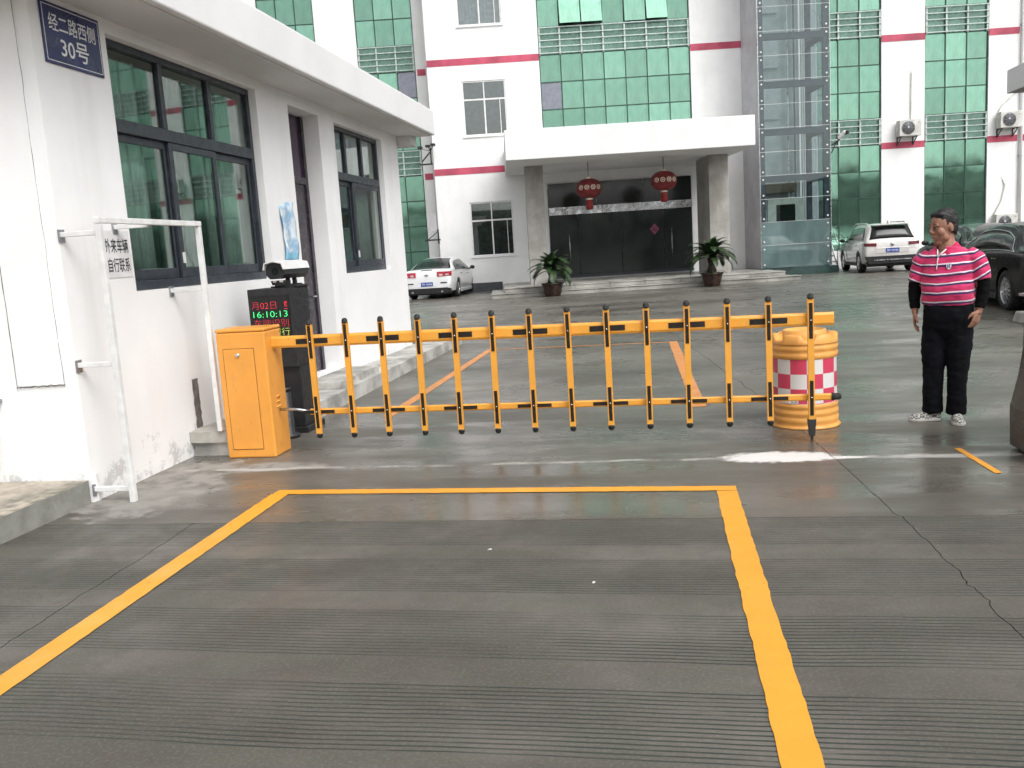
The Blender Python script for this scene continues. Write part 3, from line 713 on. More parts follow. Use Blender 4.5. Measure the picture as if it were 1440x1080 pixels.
G_(mb).build('wall', M['gate_wall'], gh)
G_(MB().box(-8.99, GX-GW-.01, GY0+GW+.01, GY1-GW-.01, .18, .22)).build('floor', M['room'], gh)
roof = G_(MB().box(-9.8, -3.40, 4.85, 14.05, SOF+.002, FTOP)).build('roof', M['fascia'], gh, .015)
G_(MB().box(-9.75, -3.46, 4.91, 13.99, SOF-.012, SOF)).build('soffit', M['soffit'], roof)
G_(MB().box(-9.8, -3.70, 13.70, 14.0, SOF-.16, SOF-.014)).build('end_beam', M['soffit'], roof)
# plaster panel with cracked edges on the front wall, crack up the corner
fp = G_(MB().box(-4.385, -4.035, GY0-.012, GY0+.02, .835, SOF-.03)).build('plaster_panel', M['gate_wall'], gh)
ck = MB()
def crackline(a, b, wd, seed, axis):
    a = Vector(a); b = Vector(b); n = 40; L = []; Rr = []
    for i in range(n+1):
        p = a.lerp(b, i/n); k = wd*(.5+1.2*abs(mnoise.noise(Vector((i*.4, seed, 0))))); j = mnoise.noise(Vector((i*.3, seed+4, 0)))*.008
        L.append(p + Vector(axis)*(j-k)); Rr.append(p + Vector(axis)*(j+k))
    ck.add(L+Rr, [(i, i+1, n+2+i, n+1+i) for i in range(n)])
yc = GY0-.0135
crackline((-4.03, yc, .82), (-4.03, yc, 3.40), .0022, 1, (1,0,0)); crackline((-4.39, yc, .80), (-4.39, yc, 3.40), .003, 2, (1,0,0)); crackline((-4.40, yc, .825), (-4.02, yc, .835), .004, 3, (0,0,1))
G_(ck).build('crack', M['joint'], gh)

def dark_window(rect, name, cols, xw, lower_bias, sash):
    """aluminium window: transom lights over sliding sashes"""
    y0, y1, z0, z1 = rect; t = .055; xo, xi = xw+.035, xw-.035
    fr = MB(); zt = z0 + (z1-z0)*.665
    fr.box(xi, xo, y0+.002, y0+t, z0+.002, z1-.002).box(xi, xo, y1-t, y1-.002, z0+.002, z1-.002)
    fr.box(xi, xo, y0+t, y1-t, z0+.002, z0+t*1.4).box(xi, xo, y0+t, y1-t, z1-t, z1-.002).box(xi, xo+.006, y0+t, y1-t, zt-.05, zt+.05)
    ys = [y0+t] + [y0 + (y1-y0)*c_ for c_ in cols] + [y1-t]
    for y in ys[1:-1]: fr.box(xi+.004, xo-.004, y-.03, y+.03, zt+.05, z1-t)
    wn = G_(fr).build('window', M['dark_frame'], gh, .004, 1)
    for a, b in zip(ys[:-1], ys[1:]): G_(MB().box(xw-.004, xw+.004, a+.02, b-.02, zt+.052, z1-t-.002)).build('pane', M['win_glass'], wn)
    for i, (a, b) in enumerate(zip(sash[:-1], sash[1:])):
        a_ = y0+t + (y1-y0-2*t)*a; b_ = y0+t + (y1-y0-2*t)*b; xs = xw + (.016 if i % 2 else -.016); s_ = MB(); q = .05
        s_.box(xs-.014, xs+.014, a_-.01, a_+q, z0+t*1.4+.002, zt-.052).box(xs-.014, xs+.014, b_-q+.01, b_+.02, z0+t*1.4+.002, zt-.052)
        s_.box(xs-.014, xs+.014, a_+q, b_-q+.01, z0+t*1.4+.002, z0+t*1.4+.085).box(xs-.014, xs+.014, a_+q, b_-q+.01, zt-.052-.06, zt-.052)
        so = G_(s_).build('sash', M['dark_frame'], wn, .003, 1)
        G_(MB().box(xs-.003, xs+.003, a_+q, b_-q+.01, z0+t*1.4+.085, zt-.112)).build('pane', M['win_glass'], so)
        if i == 1: G_(MB().box(xs+.014, xs+.026, a_+.012, a_+.036, z0+.20, z0+.29)).build('latch', M['white_metal'], so)
    return wn
dark_window(W1, 'window', (.34, .67), GX-.11, 0, (0, .34, .67, 1))
dark_window(W2, 'window', (.30, .64), GX-.11, 0, (0, .38, 1))
# door: dark metal door standing open at the back of a deep reveal
dk = mat('dark_door', (.035,.028,.04), .35, var=.2)
do = G_(MB().box(GX-GW-.02, GX-GW+.05, 9.53, 9.60, .24, 3.27).box(GX-GW-.02, GX-GW+.05, 10.32, 10.39, .24, 3.27).box(GX-GW-.02, GX-GW+.05, 9.60, 10.32, 2.48, 2.56)).build('door', dk, gh)
G_(MB().box(GX-GW+.005, GX-GW+.03, 9.60, 10.32, .25, 2.48)).build('leaf', dk, do)
G_(MB().box(GX-GW+.010, GX-GW+.02, 9.60, 10.32, 2.56, 3.27)).build('pane', mat('purple_film', (.055,.03,.06), .15), do)
G_(MB().tube([(GX-GW+.03, 10.22, 1.15), (GX-GW+.08, 10.22, 1.15), (GX-GW+.08, 10.12, 1.15)], .011)).build('handle', M['steel'], do)
# curtains inside
M['curtain_pale'] = mat('pale_curtain', (.74,.76,.73), .85, var=.1, scale=5)
M['curtain_green'] = mat('green_curtain', (.30,.44,.37), .85, var=.15, scale=5)
def curtain_cloth(y0, y1, z0, z1, x, m_, label):
    mb = MB(); n = 60; V = []; F = []
    for j in range(2):
        for i in range(n+1):
            y = y0+(y1-y0)*i/n; V.append((x+.035*math.sin(i*.95)+.012*math.sin(i*2.3), y, z1 if j else z0))
    mb.add(V, [(i, i+1, n+2+i, n+1+i) for i in range(n)], True)
    o = mb.build('curtain', m_); s = o.modifiers.new('t', 'SOLIDIFY'); s.thickness = .004
    tag(o, label, 'curtain')
curtain_cloth(6.42, 6.98, 1.2, 3.25, GX-.27, M['curtain_pale'], 'pale curtain behind the left panes of the large gatehouse window')
curtain_cloth(7.15, 7.75, 1.2, 3.25, GX-.29, M['curtain_green'], 'green curtain behind the middle panes of the large gatehouse window')
curtain_cloth(7.95, 8.62, 1.2, 3.25, GX-.27, M['curtain_pale'], 'pale curtain behind the right panes of the large gatehouse window')
curtain_cloth(12.25, 12.75, 1.2, 3.2, GX-.27, M['curtain_pale'], 'pale curtain in the small gatehouse window')

# house number plate
hn = empty('house_number_sign', (GX, 5.84, 3.17)); tag(hn, 'dark blue street number plate with white characters on the gatehouse wall', 'sign')
HX = .012; fmx = lambda y, z, x: frameM((x, y, z), (0,1,0), (0,0,1))
MB().box(.002, HX, -.315, .315, -.20, .20).build('plate', M['sign_blue'], hn, .003)
bd = MB()
for a in ((-.300, .300, .176, .181), (-.300, .300, -.181, -.176)): bd.box(HX, HX+.0015, *a)
for a in ((-.300, -.295, -.176, .176), (.295, .300, -.176, .176)): bd.box(HX, HX+.0015, *a)
bd.build('border', M['sign_white'], hn)
text('lettering', '经二路西侧', .12, M['sign_white'], hn, fmx(.0, .075, HX+.003), .50, .115, .001)
text('lettering', '30号', .15, M['sign_white'], hn, fmx(.0, -.075, HX+.003), .30, .135, .0016)
# paper notice
pn = empty('paper_notice', (GX, 6.045, 1.705)); tag(pn, 'white paper notice with black characters by the window corner', 'notice')
MB().box(.002, .005, -.165, .165, -.17, .17).build('sheet', M['paper'], pn)
text('lettering', '外来车辆', .1, M['ink'], pn, fmx(-.002, .060, .007), .285, .105, .001)
text('lettering', '自行联系', .1, M['ink'], pn, fmx(.008, -.080, .007), .27, .105, .001)
# curled blue poster
def poster():
    mb = MB(); n, m_ = 10, 14; V = []; F = []
    for j in range(m_+1):
        for i in range(n+1):
            u = i/n; v = j/m_; yy = 9.02+.34*u+.02*math.sin(v*5); zz = 1.58+.60*v + (.035 if u > .35 and j == m_ else 0)
            V.append((GX+.012+.018*abs(math.sin(v*7+u*3))+.01*math.sin(u*9), yy, zz))
    for j in range(m_):
        for i in range(n): F.append((j*(n+1)+i, j*(n+1)+i+1, (j+1)*(n+1)+i+1, (j+1)*(n+1)+i))
    return mb.add(V, F, True)
g = NG('poster_print'); x, y, z = g.xyz()[0:3]
c = g.mix(g.mapr(g.noise(9, 6, .6), .4, .6), (.30,.48,.66,1), (.66,.74,.80,1)); c = g.mix(g.mapr(z, 1.70, 1.66, 0, .8), c, (.16,.44,.62,1)); c = g.mix(g.mapr(g.noise(30, 3), .6, .68, 0, .5), c, (.75,.78,.82,1)); g.pbsdf(c, .45)
po = poster().build('wall_poster', g.m); so = po.modifiers.new('t', 'SOLIDIFY'); so.thickness = .001; tag(po, 'torn pale blue poster hanging beside the gatehouse door', 'poster')

# kerb step along the gatehouse, raised pavement in front, small concrete step by the cabinet
M['kerb'] = mat('weathered_kerb', (.44,.43,.40), .75, var=.22, scale=3, bump=.4, bscale=30)
def rough_box(x0, x1, y0, y1, z0, z1, amp=.008, step=.12):
    """box with slightly uneven faces"""
    bm = bmesh.new(); bmesh.ops.create_cube(bm, size=1)
    for v in bm.verts: v.co = Vector(((x0+x1)/2+v.co.x*(x1-x0), (y0+y1)/2+v.co.y*(y1-y0), (z0+z1)/2+v.co.z*(z1-z0)))
    L = max(x1-x0, y1-y0)
    for _ in range(12):
        es = [e for e in bm.edges if e.calc_length() > step]
        if not es or len(bm.verts) > 6000: break
        bmesh.ops.subdivide_edges(bm, edges=es, cuts=1, use_grid_fill=True)
    bmesh.ops.triangulate(bm, faces=bm.faces)
    for v in bm.verts:
        k = mnoise.noise_vector(v.co*4.0)*amp + mnoise.noise_vector(v.co*14.0)*amp*.5
        v.co += Vector((k.x, k.y, k.z if v.co.z > z0+.01 else 0))
    mb = MB(); mb.add([v.co[:] for v in bm.verts], [[v.index for v in f_.verts] for f_ in bm.faces], False); bm.free(); return mb
ks = rough_box(GX+.002, -3.42, 8.02, 15.0, -.03, .16).build('kerb_step', M['kerb']); tag(ks, 'pale concrete kerb step along the foot of the gatehouse', 'kerb')
ds = rough_box(GX+.003, -3.50, 9.2, 10.6, .162, .235, .004).build('door_step', M['kerb']); tag(ds, 'low concrete doorstep in front of the gatehouse door', 'step')
wb = MB().box(-3.60, -3.425, 7.97, 8.015, -.02, .36).build('white_board', M['wall'], None, .004); tag(wb, 'small white upright board at the near end of the kerb step', 'board')
g = NG('pavement_slab'); x, y, z = g.xyz()[0:3]
n1 = g.noise(3.2, 7, .65); c = g.mix(g.mapr(n1, .38, .60), (.46,.40,.33,1), (.30,.27,.22,1)); c = g.mix(g.mapr(g.noise(1.6, 6, .7), .52, .66, 0, .85), c, (.115,.115,.085,1))
ge = g.n('ShaderNodeNewGeometry'); nz = g.xyz(ge.outputs['Normal'])[2]
cs = g.mix(g.mapr(g.noise(5, 6, .6), .35, .65), (.20,.20,.175,1), (.27,.275,.25,1)); c = g.mix(g.mapr(nz, .4, .6), cs, c)
g.pbsdf(c, .85, normal=g.bump(g.noise(30, 6), .4, .008))
pv = rough_box(-9.5, -3.945, 1.0, 5.405, -.05, .16, .007, .14).build('raised_pavement', g.m); struct(pv, 'raised concrete pavement in front of the gatehouse')
cb = empty('concrete_step', (-3.72, 7.0, 0)); tag(cb, 'chipped two-layer concrete step against the gatehouse wall beside the orange cabinet', 'step')
o1 = rough_box(-3.925, -3.52, 6.78, 7.6, -.03, .115, .008, .08).build('lower_course', M['kerb'], cb); o2 = rough_box(-3.926, -3.56, 6.74, 7.55, .118, .215, .010, .08).build('upper_course', M['concrete_dry'], cb)
for o in (o1, o2): o.location = (3.72, -7.0, 0)
# dark scraped patch on the wall
stn = MB(); n = 14; L = []; Rr = []
for i in range(n+1):
    z = .22+.42*i/n; k = .055+.015*mnoise.noise(Vector((i*.5, 0, 0))); L.append((GX+.0025, 6.93-k+.01*mnoise.noise(Vector((i, 2, 0))), z)); Rr.append((GX+.0025, 6.93+k*.8+.012*mnoise.noise(Vector((i*1.1, 5, 0))), z))
G_(stn.add(L+Rr, [(i, i+1, n+2+i, n+1+i) for i in range(n)])).build('render_patch', mat('bare_render', (.17,.155,.15), .9, var=.2, scale=12), gh)

# white tube frame standing off the wall
wf = empty('white_guard_frame', (-3.63, 6.08, 0)); tag(wf, 'white square-tube guard frame standing off the gatehouse wall', 'frame')
O = Vector((-3.63, 6.08, 0)); q = .040
def wbar(name, a, b, s=q): MB().bar(Vector(a)-O, Vector(b)-O, s, s).build(name, M['white_metal'], wf, .004)
XF = -3.63
wbar('post', (XF, 5.42, 0), (XF, 5.42, 1.895)); wbar('post', (XF, 6.72, .222), (XF, 6.72, 1.895)); wbar('top_rail', (XF, 5.395, 1.918), (XF, 6.745, 1.918))
wbar('foot_post', (-3.925, 5.455, 0.0), (-3.925, 5.455, .2), .03)
for y, z in ((5.44, 1.84), (5.44, .96), (5.44, .09), (6.72, 1.40), (6.05, 1.90)):
    wbar('bracket', (-3.93, y, z), (XF-.023, y, z), .034)
    MB().box(-3.929-O.x, -3.92-O.x, y-.03-O.y, y+.03-O.y, z-.05, z+.035).build('wall_plate', M['grey_steel'], wf)
# downpipe with elbow
dp = empty('drain_pipe', (-4.62, 5.42, 0)); tag(dp, 'white plastic drain pipe with an elbow at the left edge', 'pipe')
MB().tube([(0, -.09, 3.4), (0, -.09, .55), (0, -.11, .46), (0, -.17, .40), (.015, -.24, .375)], .058, 14, False).build('tube', M['white_metal'], dp)
MB().tube([(.015, -.238, .376), (.016, -.243, .374)], .05, 14).build('mouth', M['ink'], dp)
for z in (.74, 1.9, 3.0): MB().lathe([(.06, z-.018), (.068, z-.018), (.068, z+.018), (.06, z+.018)], 16, (0,-.09,0)).box(.05, .085, -.10, 0, z-.012, z+.012).build('clamp', M['grey_steel'], dp)
# weeds at the left edge of the pavement
def weeds(cx, cy, z, n, seed, label):
    rnd = random.Random(seed); mb = MB()
    for i in range(n):
        a = rnd.uniform(0, 6.28); r = rnd.uniform(0, .16); h = rnd.uniform(.06, .24); b = Vector((cx+r*math.cos(a), cy+r*math.sin(a)*.6, z)); ln = Vector((math.cos(a), math.sin(a), 0))*h*rnd.uniform(.2, .8); wv = Vector((-math.sin(a), math.cos(a), 0))*.004
        m1 = b+ln*.4+Vector((0,0,h*.7)); tp = b+ln+Vector((0,0,h)); mb.add([b-wv, b+wv, m1+wv*.8, tp, m1-wv*.8], [(0,1,2,3,4)])
    o = mb.build('weeds', mat('dry_weed', (.13,.13,.06), .8, var=.3, scale=20)); o['kind'] = 'stuff'; o['label'] = label
weeds(-4.62, 5.10, .155, 45, 1, 'dry weeds on the raised pavement at the left edge')

# ------------------------------------------------------------------ barrier gate
bg_ = empty('barrier_gate', (-3.33, 6.78, 0)); tag(bg_, 'orange barrier gate with fence-style arm across the entrance', 'barrier')
BO = Vector((-3.33, 6.78, 0))
def B_(mb): return mb.xf(Matrix.Translation(-BO))
cab = B_(MB().box(-3.555, -3.135, 6.66, 6.97, .0, 1.035)).build('cabinet', M['orange'], bg_, .012)
B_(MB().box(-3.558, -3.132, 6.657, 6.973, 1.037, 1.065)).build('lid', M['orange'], cab, .010)
dr = B_(MB().box(-3.50, -3.24, 6.653, 6.662, .075, .90)).build('door', M['orange'], cab, .003)
gap = MB(); y_ = 6.6585
for a in ((-3.505, -3.50, .07, .905), (-3.24, -3.235, .07, .905), (-3.505, -3.235, .901, .906), (-3.505, -3.235, .07, .075)): gap.box(a[0], a[1], y_, 6.661, a[2], a[3])
B_(gap).build('door_gap', mat('seam_shadow', (.22,.09,.02), .7), cab)
B_(MB().lathe([(.0001, 6.638), (.014, 6.638), (.018, 6.652), (.018, 6.656)], 14, (-3.375, 0, .852), True, 'y')).build('lock', M['chrome'], dr)
for i in range(3): B_(MB().tube([(-3.134, 6.76, .40+.042*i), (-3.126, 6.80, .405+.042*i), (-3.134, 6.84, .40+.042*i)], [.004,.010,.004], 8)).build('vent_louvre', M['orange'], cab)
M['hazard'] = M['tape']
def arm_z(x): return .930 - (x+3.07)*.004
def octbar(x0, x1, h, d, yc, zf, name):
    pr = [(-.5,-.32),(-.32,-.5),(.32,-.5),(.5,-.32),(.5,.32),(.32,.5),(-.32,.5),(-.5,.32)]
    V = [(x, yc+a*d, zf(x)+b*h) for x in (x0, x1) for a, b in pr]
    mb = MB(); mb.add(V, [tuple(range(7,-1,-1)), tuple(range(8,16))] + [(k, (k+1) % 8, 8+(k+1) % 8, 8+k) for k in range(8)])
    return B_(mb).build(name, M['yellow_arm'], bg_)
AY = 6.80
arm = octbar(-3.134, 1.255, .095, .05, AY, arm_z, 'arm')
lz = lambda x: .345 - (x+3.07)*.004
low = octbar(-2.86, 1.235, .05, .03, AY, lz, 'lower_rail')
B_(MB().tube([(1.235, AY, lz(1.235)), (1.285, AY, lz(1.27))], [.030, .024], 12).ball((1.285, AY, lz(1.27)), .024, .024, .024)).build('end_buffer', M['rubber'], low)
B_(MB().tube([(-3.12, AY-.02, .375), (-2.98, AY-.01, .37), (-2.86, AY, .346)], .012, 8)).build('link_rod', M['steel'], low)
PX_ = [-2.785+.2978*i for i in range(14)]
rb = MB().box(-.0225, .0225, -.015, .015, 0, .90).mesh('picket'); rb.materials.append(M['yellow_arm'])
cp = MB(); cp.tube([(0,0,0), (0,0,.02)], .024, 12).ball((0,0,.02), .024, .024, .024); cpm = cp.mesh('cap'); cpm.materials.append(M['rubber'])
vt = MB().box(-.0125, .0125, -.003, 0, 0, .262).mesh('tape'); vt.materials.append(M['tape'])
ht = MB().box(-.135, .135, -.003, 0, -.021, .021).mesh('tape'); ht.materials.append(M['tape'])
ht2 = MB().box(-.135, .135, -.003, 0, -.0135, .0135).mesh('tape'); ht2.materials.append(M['tape'])
rv = MB().lathe([(.0001, -.006), (.005, -.004), (.006, 0)], 8, (0,0,0), True, 'y').mesh('rivet'); rv.materials.append(M['chrome'])
for i, x in enumerate(PX_):
    yv = AY-.042; zb = .165 if i < 13 else .17
    p = link('picket', rb, None, bg_); p.location = Vector((x, yv, zb))-BO; p.rotation_euler = (0, R(random.uniform(-.25,.25)), 0)
    c1 = link('cap', cpm, None, p); c1.location = (0, 0, .895)
    if i < 13:
        c2 = link('cap', cpm, None, p); c2.location = (0, 0, .005); c2.rotation_euler = (math.pi, 0, 0)
    for zz in (arm_z(x)-.138-zb, lz(x)-.128-zb):
        a = link('tape', vt, None, p); a.location = (0, -.0155, zz)
        b = link('rivet', rv, None, p); b.location = (0, -.0185, zz+.135)
    if i % 2 == 0:
        for me, zz, yy in ((ht, arm_z(x), AY-.0255), (ht2, lz(x), AY-.0155)):
            for sx in (-1, 1):
                pass
            a = link('tape', me, None, arm if me is ht else low); a.location = Vector((x, yy, zz))-BO
ft = PX_[13]
B_(MB().prism([(ft-.030,.17),(ft+.030,.17),(ft+.020,.045),(ft-.020,.045)], AY-.062, AY-.018, 'y').box(ft-.009, ft+.009, AY-.05, AY-.03, .004, .046)).build('support_foot', M['rubber'], bg_)

# LED column behind the cabinet with the number-plate camera
M['led_black'] = mat('led_black', (.006,.006,.007), .35, var=.1)
lc = empty('display_column', (-3.45, 7.85, 0)); tag(lc, 'black display column with red and green character screen behind the orange cabinet', 'display')
LO = Vector((-3.45, 7.85, 0))
def L_(mb): return mb.xf(Matrix.Translation(-LO))
L_(MB().box(-3.70, -3.285, 7.60, 8.02, .62, 1.345)).build('housing', M['black_metal'], lc, .008)
L_(MB().box(-3.62, -3.285, 7.66, 8.0, .06, .618)).build('column', M['black_metal'], lc, .006)
L_(MB().box(-3.66, -3.245, 7.62, 8.04, .0, .058)).build('base_plate', M['black_metal'], lc, .006)
L_(MB().box(-3.51, -3.27, 7.70, 8.03, 1.347, 1.362)).build('top_plate', M['black_metal'], lc)
scr = L_(MB().box(-3.672, -3.305, 7.592, 7.5985, .80, 1.285)).build('screen', M['led_black'], lc)
LR, LG, LY = emis('led_red', (1.0,.03,.06), 1.0), emis('led_green', (.05,1.0,.25), 1.0), emis('led_yellow', (.75,.9,.15), 1.0)
fl = lambda x, z: frameM(Vector((x, 7.589, z))-LO, (1,0,0), (0,0,1))
text('lettering', '月02日', .09, LR, scr, fl(-3.545, 1.195), .235, .066, -.0022)
text('lettering', '星', .05, LR, scr, fl(-3.335, 1.207), .032, .042, -.0022); text('lettering', '二', .05, LR, scr, fl(-3.335, 1.170), .034)
text('lettering', '16:10:13', .09, LG, scr, fl(-3.490, 1.115), .33, .055, -.001)
text('lettering', '车牌识别', .09, LR, scr, fl(-3.488, 1.033), .33, .070, -.0022)
text('lettering', '减速慢行', .09, LY, scr, fl(-3.485, .952), .335, .070, -.0018)
cm = empty('plate_camera', (-3.40, 7.84, 1.362), R(-4)); tag(cm, 'white hooded camera on top of the black display column', 'camera')
V = [(-.085,-.20),(.085,-.20),(.085,.22),(-.085,.22)]
hd = MB(); pr = [(-.105,.150),(-.088,.212),(.0,.230),(.088,.212),(.105,.150),(.096,.150),(.080,.202),(0,.219),(-.080,.202),(-.096,.150)]
hd.add([(a, -.26, b) for a, b in pr] + [(a, .26, b) for a, b in pr], [tuple(range(10)), tuple(range(19, 9, -1))] + [(k, (k+1) % 10, 10+(k+1) % 10, 10+k) for k in range(10)])
hd.build('hood', M['white_metal'], cm)
MB().prism([(-.055,.065),(.055,.065),(.094,.105),(.088,.165),(.074,.198),(0,.212),(-.074,.198),(-.088,.165),(-.094,.105)], -.225, .25, 'y').build('body', M['black_metal'], cm)
MB().lathe([(.0001, -.232), (.034, -.232), (.034, -.224)], 16, (0, 0, .135), False, 'y').build('lens', M['glass_dark'], cm)
for dx in (-.045, .02): MB().box(dx, dx+.03, -.20, -.19, .035, .05).build('lamp_window', M['white_metal'], cm)
MB().prism([(-.06,.01),(.06,.01),(.07,.05),(-.07,.05)], -.19, -.08, 'y').build('fill_light', M['black_metal'], cm)
for yy in (.0, .13): MB().tube([(0, yy, .0), (0, yy+.01, .03), (0, yy, .06)], .022, 10).build('swivel', M['black_metal'], cm)
MB().box(-.05, .05, -.16, .19, .0, .012).build('foot', M['black_metal'], cm)
bp = empty('black_bollard', (-3.36, 7.45, 0)); tag(bp, 'short black round post at the foot of the display column', 'post')
MB().lathe([(.001,0),(.10,0),(.095,.03),(.055,.05),(.05,.42),(.001,.43)], 20).build('tube', M['black_metal'], bp); MB().lathe([(.001,.43),(.055,.43),(.055,.455),(.001,.46)], 20).build('cap', M['black_metal'], bp)

# ------------------------------------------------------------------ crash barrel
br = empty('crash_barrel', (1.14, 7.42, 0)); tag(br, 'orange plastic crash barrel with red and white checks behind the barrier tip', 'barrel')
M['barrel'] = mat('orange_plastic', (.76,.36,.085), .45, var=.08, scale=6, bump=.15, bscale=40)
g = NG('checker_sheet'); x, y, z = g.xyz()[0:3]
an = g.math('DIVIDE', g.math('ARCTAN2', y, x), R(30)); rw = g.math('DIVIDE', g.math('SUBTRACT', z, .205), .118)
ch = g.math('MODULO', g.math('ADD', g.math('FLOOR', g.math('ADD', an, 20.15)), g.math('FLOOR', g.math('ADD', rw, 20.0))), 2.0)
g.pbsdf(g.mix(ch, (.60,.055,.11,1), (.70,.68,.66,1)), .42, normal=g.bump(g.noise(90, 3), .1, .002))
prof = [(.001,0.004),(.272,.0),(.276,.010),(.258,.018),(.252,.030),(.260,.05),(.262,.082),(.248,.094),(.258,.108),(.260,.140),(.246,.152),(.256,.166),(.258,.188),(.25,.20)]
MB().lathe(prof, 48).build('base', M['barrel'], br)
MB().lathe([(.2495,.201),(.247,.38),(.2465,.558)], 64).build('checker_sheet', g.m, br)
MB().lathe([(.25,.559),(.258,.572),(.260,.598),(.246,.610),(.256,.624),(.260,.655),(.246,.666),(.258,.682)], 48).build('upper_rim', M['barrel'], br)
cr_ = MB(); n = 72; V = []; F = []
for i in range(n):
    a = 2*math.pi*i/n; up = .705 + (.045 if math.cos(a*6) > -.35 else .005)
    V += [(.258*math.cos(a), .258*math.sin(a), .680), (.256*math.cos(a), .256*math.sin(a), up-.008), (.246*math.cos(a), .246*math.sin(a), up), (.185*math.cos(a), .185*math.sin(a), up), (.17*math.cos(a), .17*math.sin(a), .70)]
for i in range(n):
    for k in range(4): F.append((i*5+k, ((i+1) % n)*5+k, ((i+1) % n)*5+k+1, i*5+k+1))
cr_.add(V, F, True).build('crown', M['barrel'], br)
MB().lathe([(.175,.70),(.17,.775),(.15,.78),(.145,.765),(.001,.75)], 32).build('lid', M['barrel'], br)
text('lettering', 'ZZ', .05, M['tape'], br, frameM((-.115, -.2265, .232), (.89,-.456,0), (0,0,1)), .055, .032)
MB().box(-.045, .035, -.0015, .0, -.022, .022).xf(frameM((-.118, -.2235, .232), (.89,-.456,0), (.456,.89,0)) if False else Matrix.Translation((-.118,-.2232,.232)) @ Matrix.Rotation(R(-27), 4, 'Z')).build('print_label', M['sign_white'], br)

# ------------------------------------------------------------------ brown retractable gate head at the right edge
gt = empty('gate_cabinet', (2.86, 5.98, 0)); tag(gt, 'brown steel folding gate head with flared foot at the right edge', 'gate')
M['brown'] = mat('brown_steel', (.105,.085,.070), .35, .5, var=.15, scale=3)
def gatehead(x0, y0, y1, inset):
    """curved side profile (x,z), extruded along y"""
    pr = [(-.50,.012),(-.535,.03),(-.54,.30),(-.525,.36),(-.49,.52),(-.465,.70),(-.462,1.02),(-.45,1.04),(.9,1.04),(.9,.012)]
    return [(a+inset, b-(inset*.3 if b > .9 else 0)) for a, b in pr]
MB().prism(gatehead(0,0,0,0), -.10, .42, 'y').build('shell', M['brown'], gt, .012)
MB().prism([(a, b) for a, b in gatehead(0,0,0,.05)], -.118, -.102, 'y').build('front_panel', mat('brown_panel', (.085,.068,.052), .4, .4, var=.15, scale=3), gt, .006)
MB().box(-.50, .9, -.09, .41, 1.045, 1.06).build('cap', M['grey_steel'], gt)
MB().box(-.49, .9, -.10, .40, -.002, .010).build('track', M['joint'], gt)
# pale concrete wheel stop in the yard
wsx = MB().prism([(-.16,0),(.16,0),(.11,.16),(-.11,.16)], 0, 1.2, 'y').build('wheel_stop', M['concrete_dry'], None, .02); wsx.location = (5.46, 13.4, 0); tag(wsx, 'pale concrete block on the ground at the right edge by the black sedan', 'block')
# eave corner of the building on the right
ev = empty('right_canopy', (8.0, 13.0, 0)); tag(ev, 'white flat roof corner poking in at the upper right', 'canopy')
MB().box(-1.63, 5, -1.0, 5.0, 3.81, 4.22).build('roof_slab', M['fascia'], ev, .01); MB().box(-1.56, 4.9, -.92, 4.92, 3.795, 3.808).build('soffit', M['soffit'], ev)
MB().box(1.2, 5, -.4, 4.8, 0, 3.794).build('wall', M['wall'], ev)

# ------------------------------------------------------------------ cars (local frame: x right, y forward, z up)
def car_paint(name, col, coat=1.0):
    g = NG(name); n = g.noise(3, 4)
    c = g.mix(g.mapr(n, .3, .7), c4([k*.96 for k in col]), c4(col)); g.pbsdf(c, .32, normal=None, Coat_Weight=coat, Coat_Roughness=.04); return g.m
M['car_white'] = car_paint('white_car_paint', (.74,.75,.75)); M['car_silver'] = car_paint('cream_silver_paint', (.60,.575,.55)); M['car_black'] = mat('black_car_paint', (.004,.0045,.0055), .20, var=.1, rvar=.03, Specular_IOR_Level=.30)
M['car_glass'] = mat('car_glass', (.010,.013,.013), .14, var=.1, rvar=.02); M['tyre'] = mat('tyre', (.018,.018,.018), .8, var=.2); M['rim'] = mat('alloy_rim', (.55,.56,.58), .22, .9, var=.05)
M['tail'] = mat('tail_lamp', (.42,.03,.05), .12, var=.2, scale=20); M['tail_pale'] = mat('tail_lamp_clear', (.65,.45,.47), .15, var=.1); M['plate'] = mat('plate_blue', (.02,.06,.30), .4, var=.05); M['trim'] = mat('car_trim_black', (.012,.012,.013), .5, var=.1)
def interp(keys, y):
    """monotone cubic through the key points"""
    if y <= keys[0][0]: return keys[0][1]
    if y >= keys[-1][0]: return keys[-1][1]
    n = len(keys); d = [(keys[i+1][1]-keys[i][1])/(keys[i+1][0]-keys[i][0]) for i in range(n-1)]
    m_ = [d[0]] + [0 if d[i-1]*d[i] <= 0 else 2*d[i-1]*d[i]/(d[i-1]+d[i]) for i in range(1, n-1)] + [d[-1]]
    for i in range(n-1):
        if y <= keys[i+1][0]:
            h_ = keys[i+1][0]-keys[i][0]; t = (y-keys[i][0])/h_
            return (2*t**3-3*t*t+1)*keys[i][1] + (t**3-2*t*t+t)*h_*m_[i] + (3*t*t-2*t**3)*keys[i+1][1] + (t**3-t*t)*h_*m_[i+1]
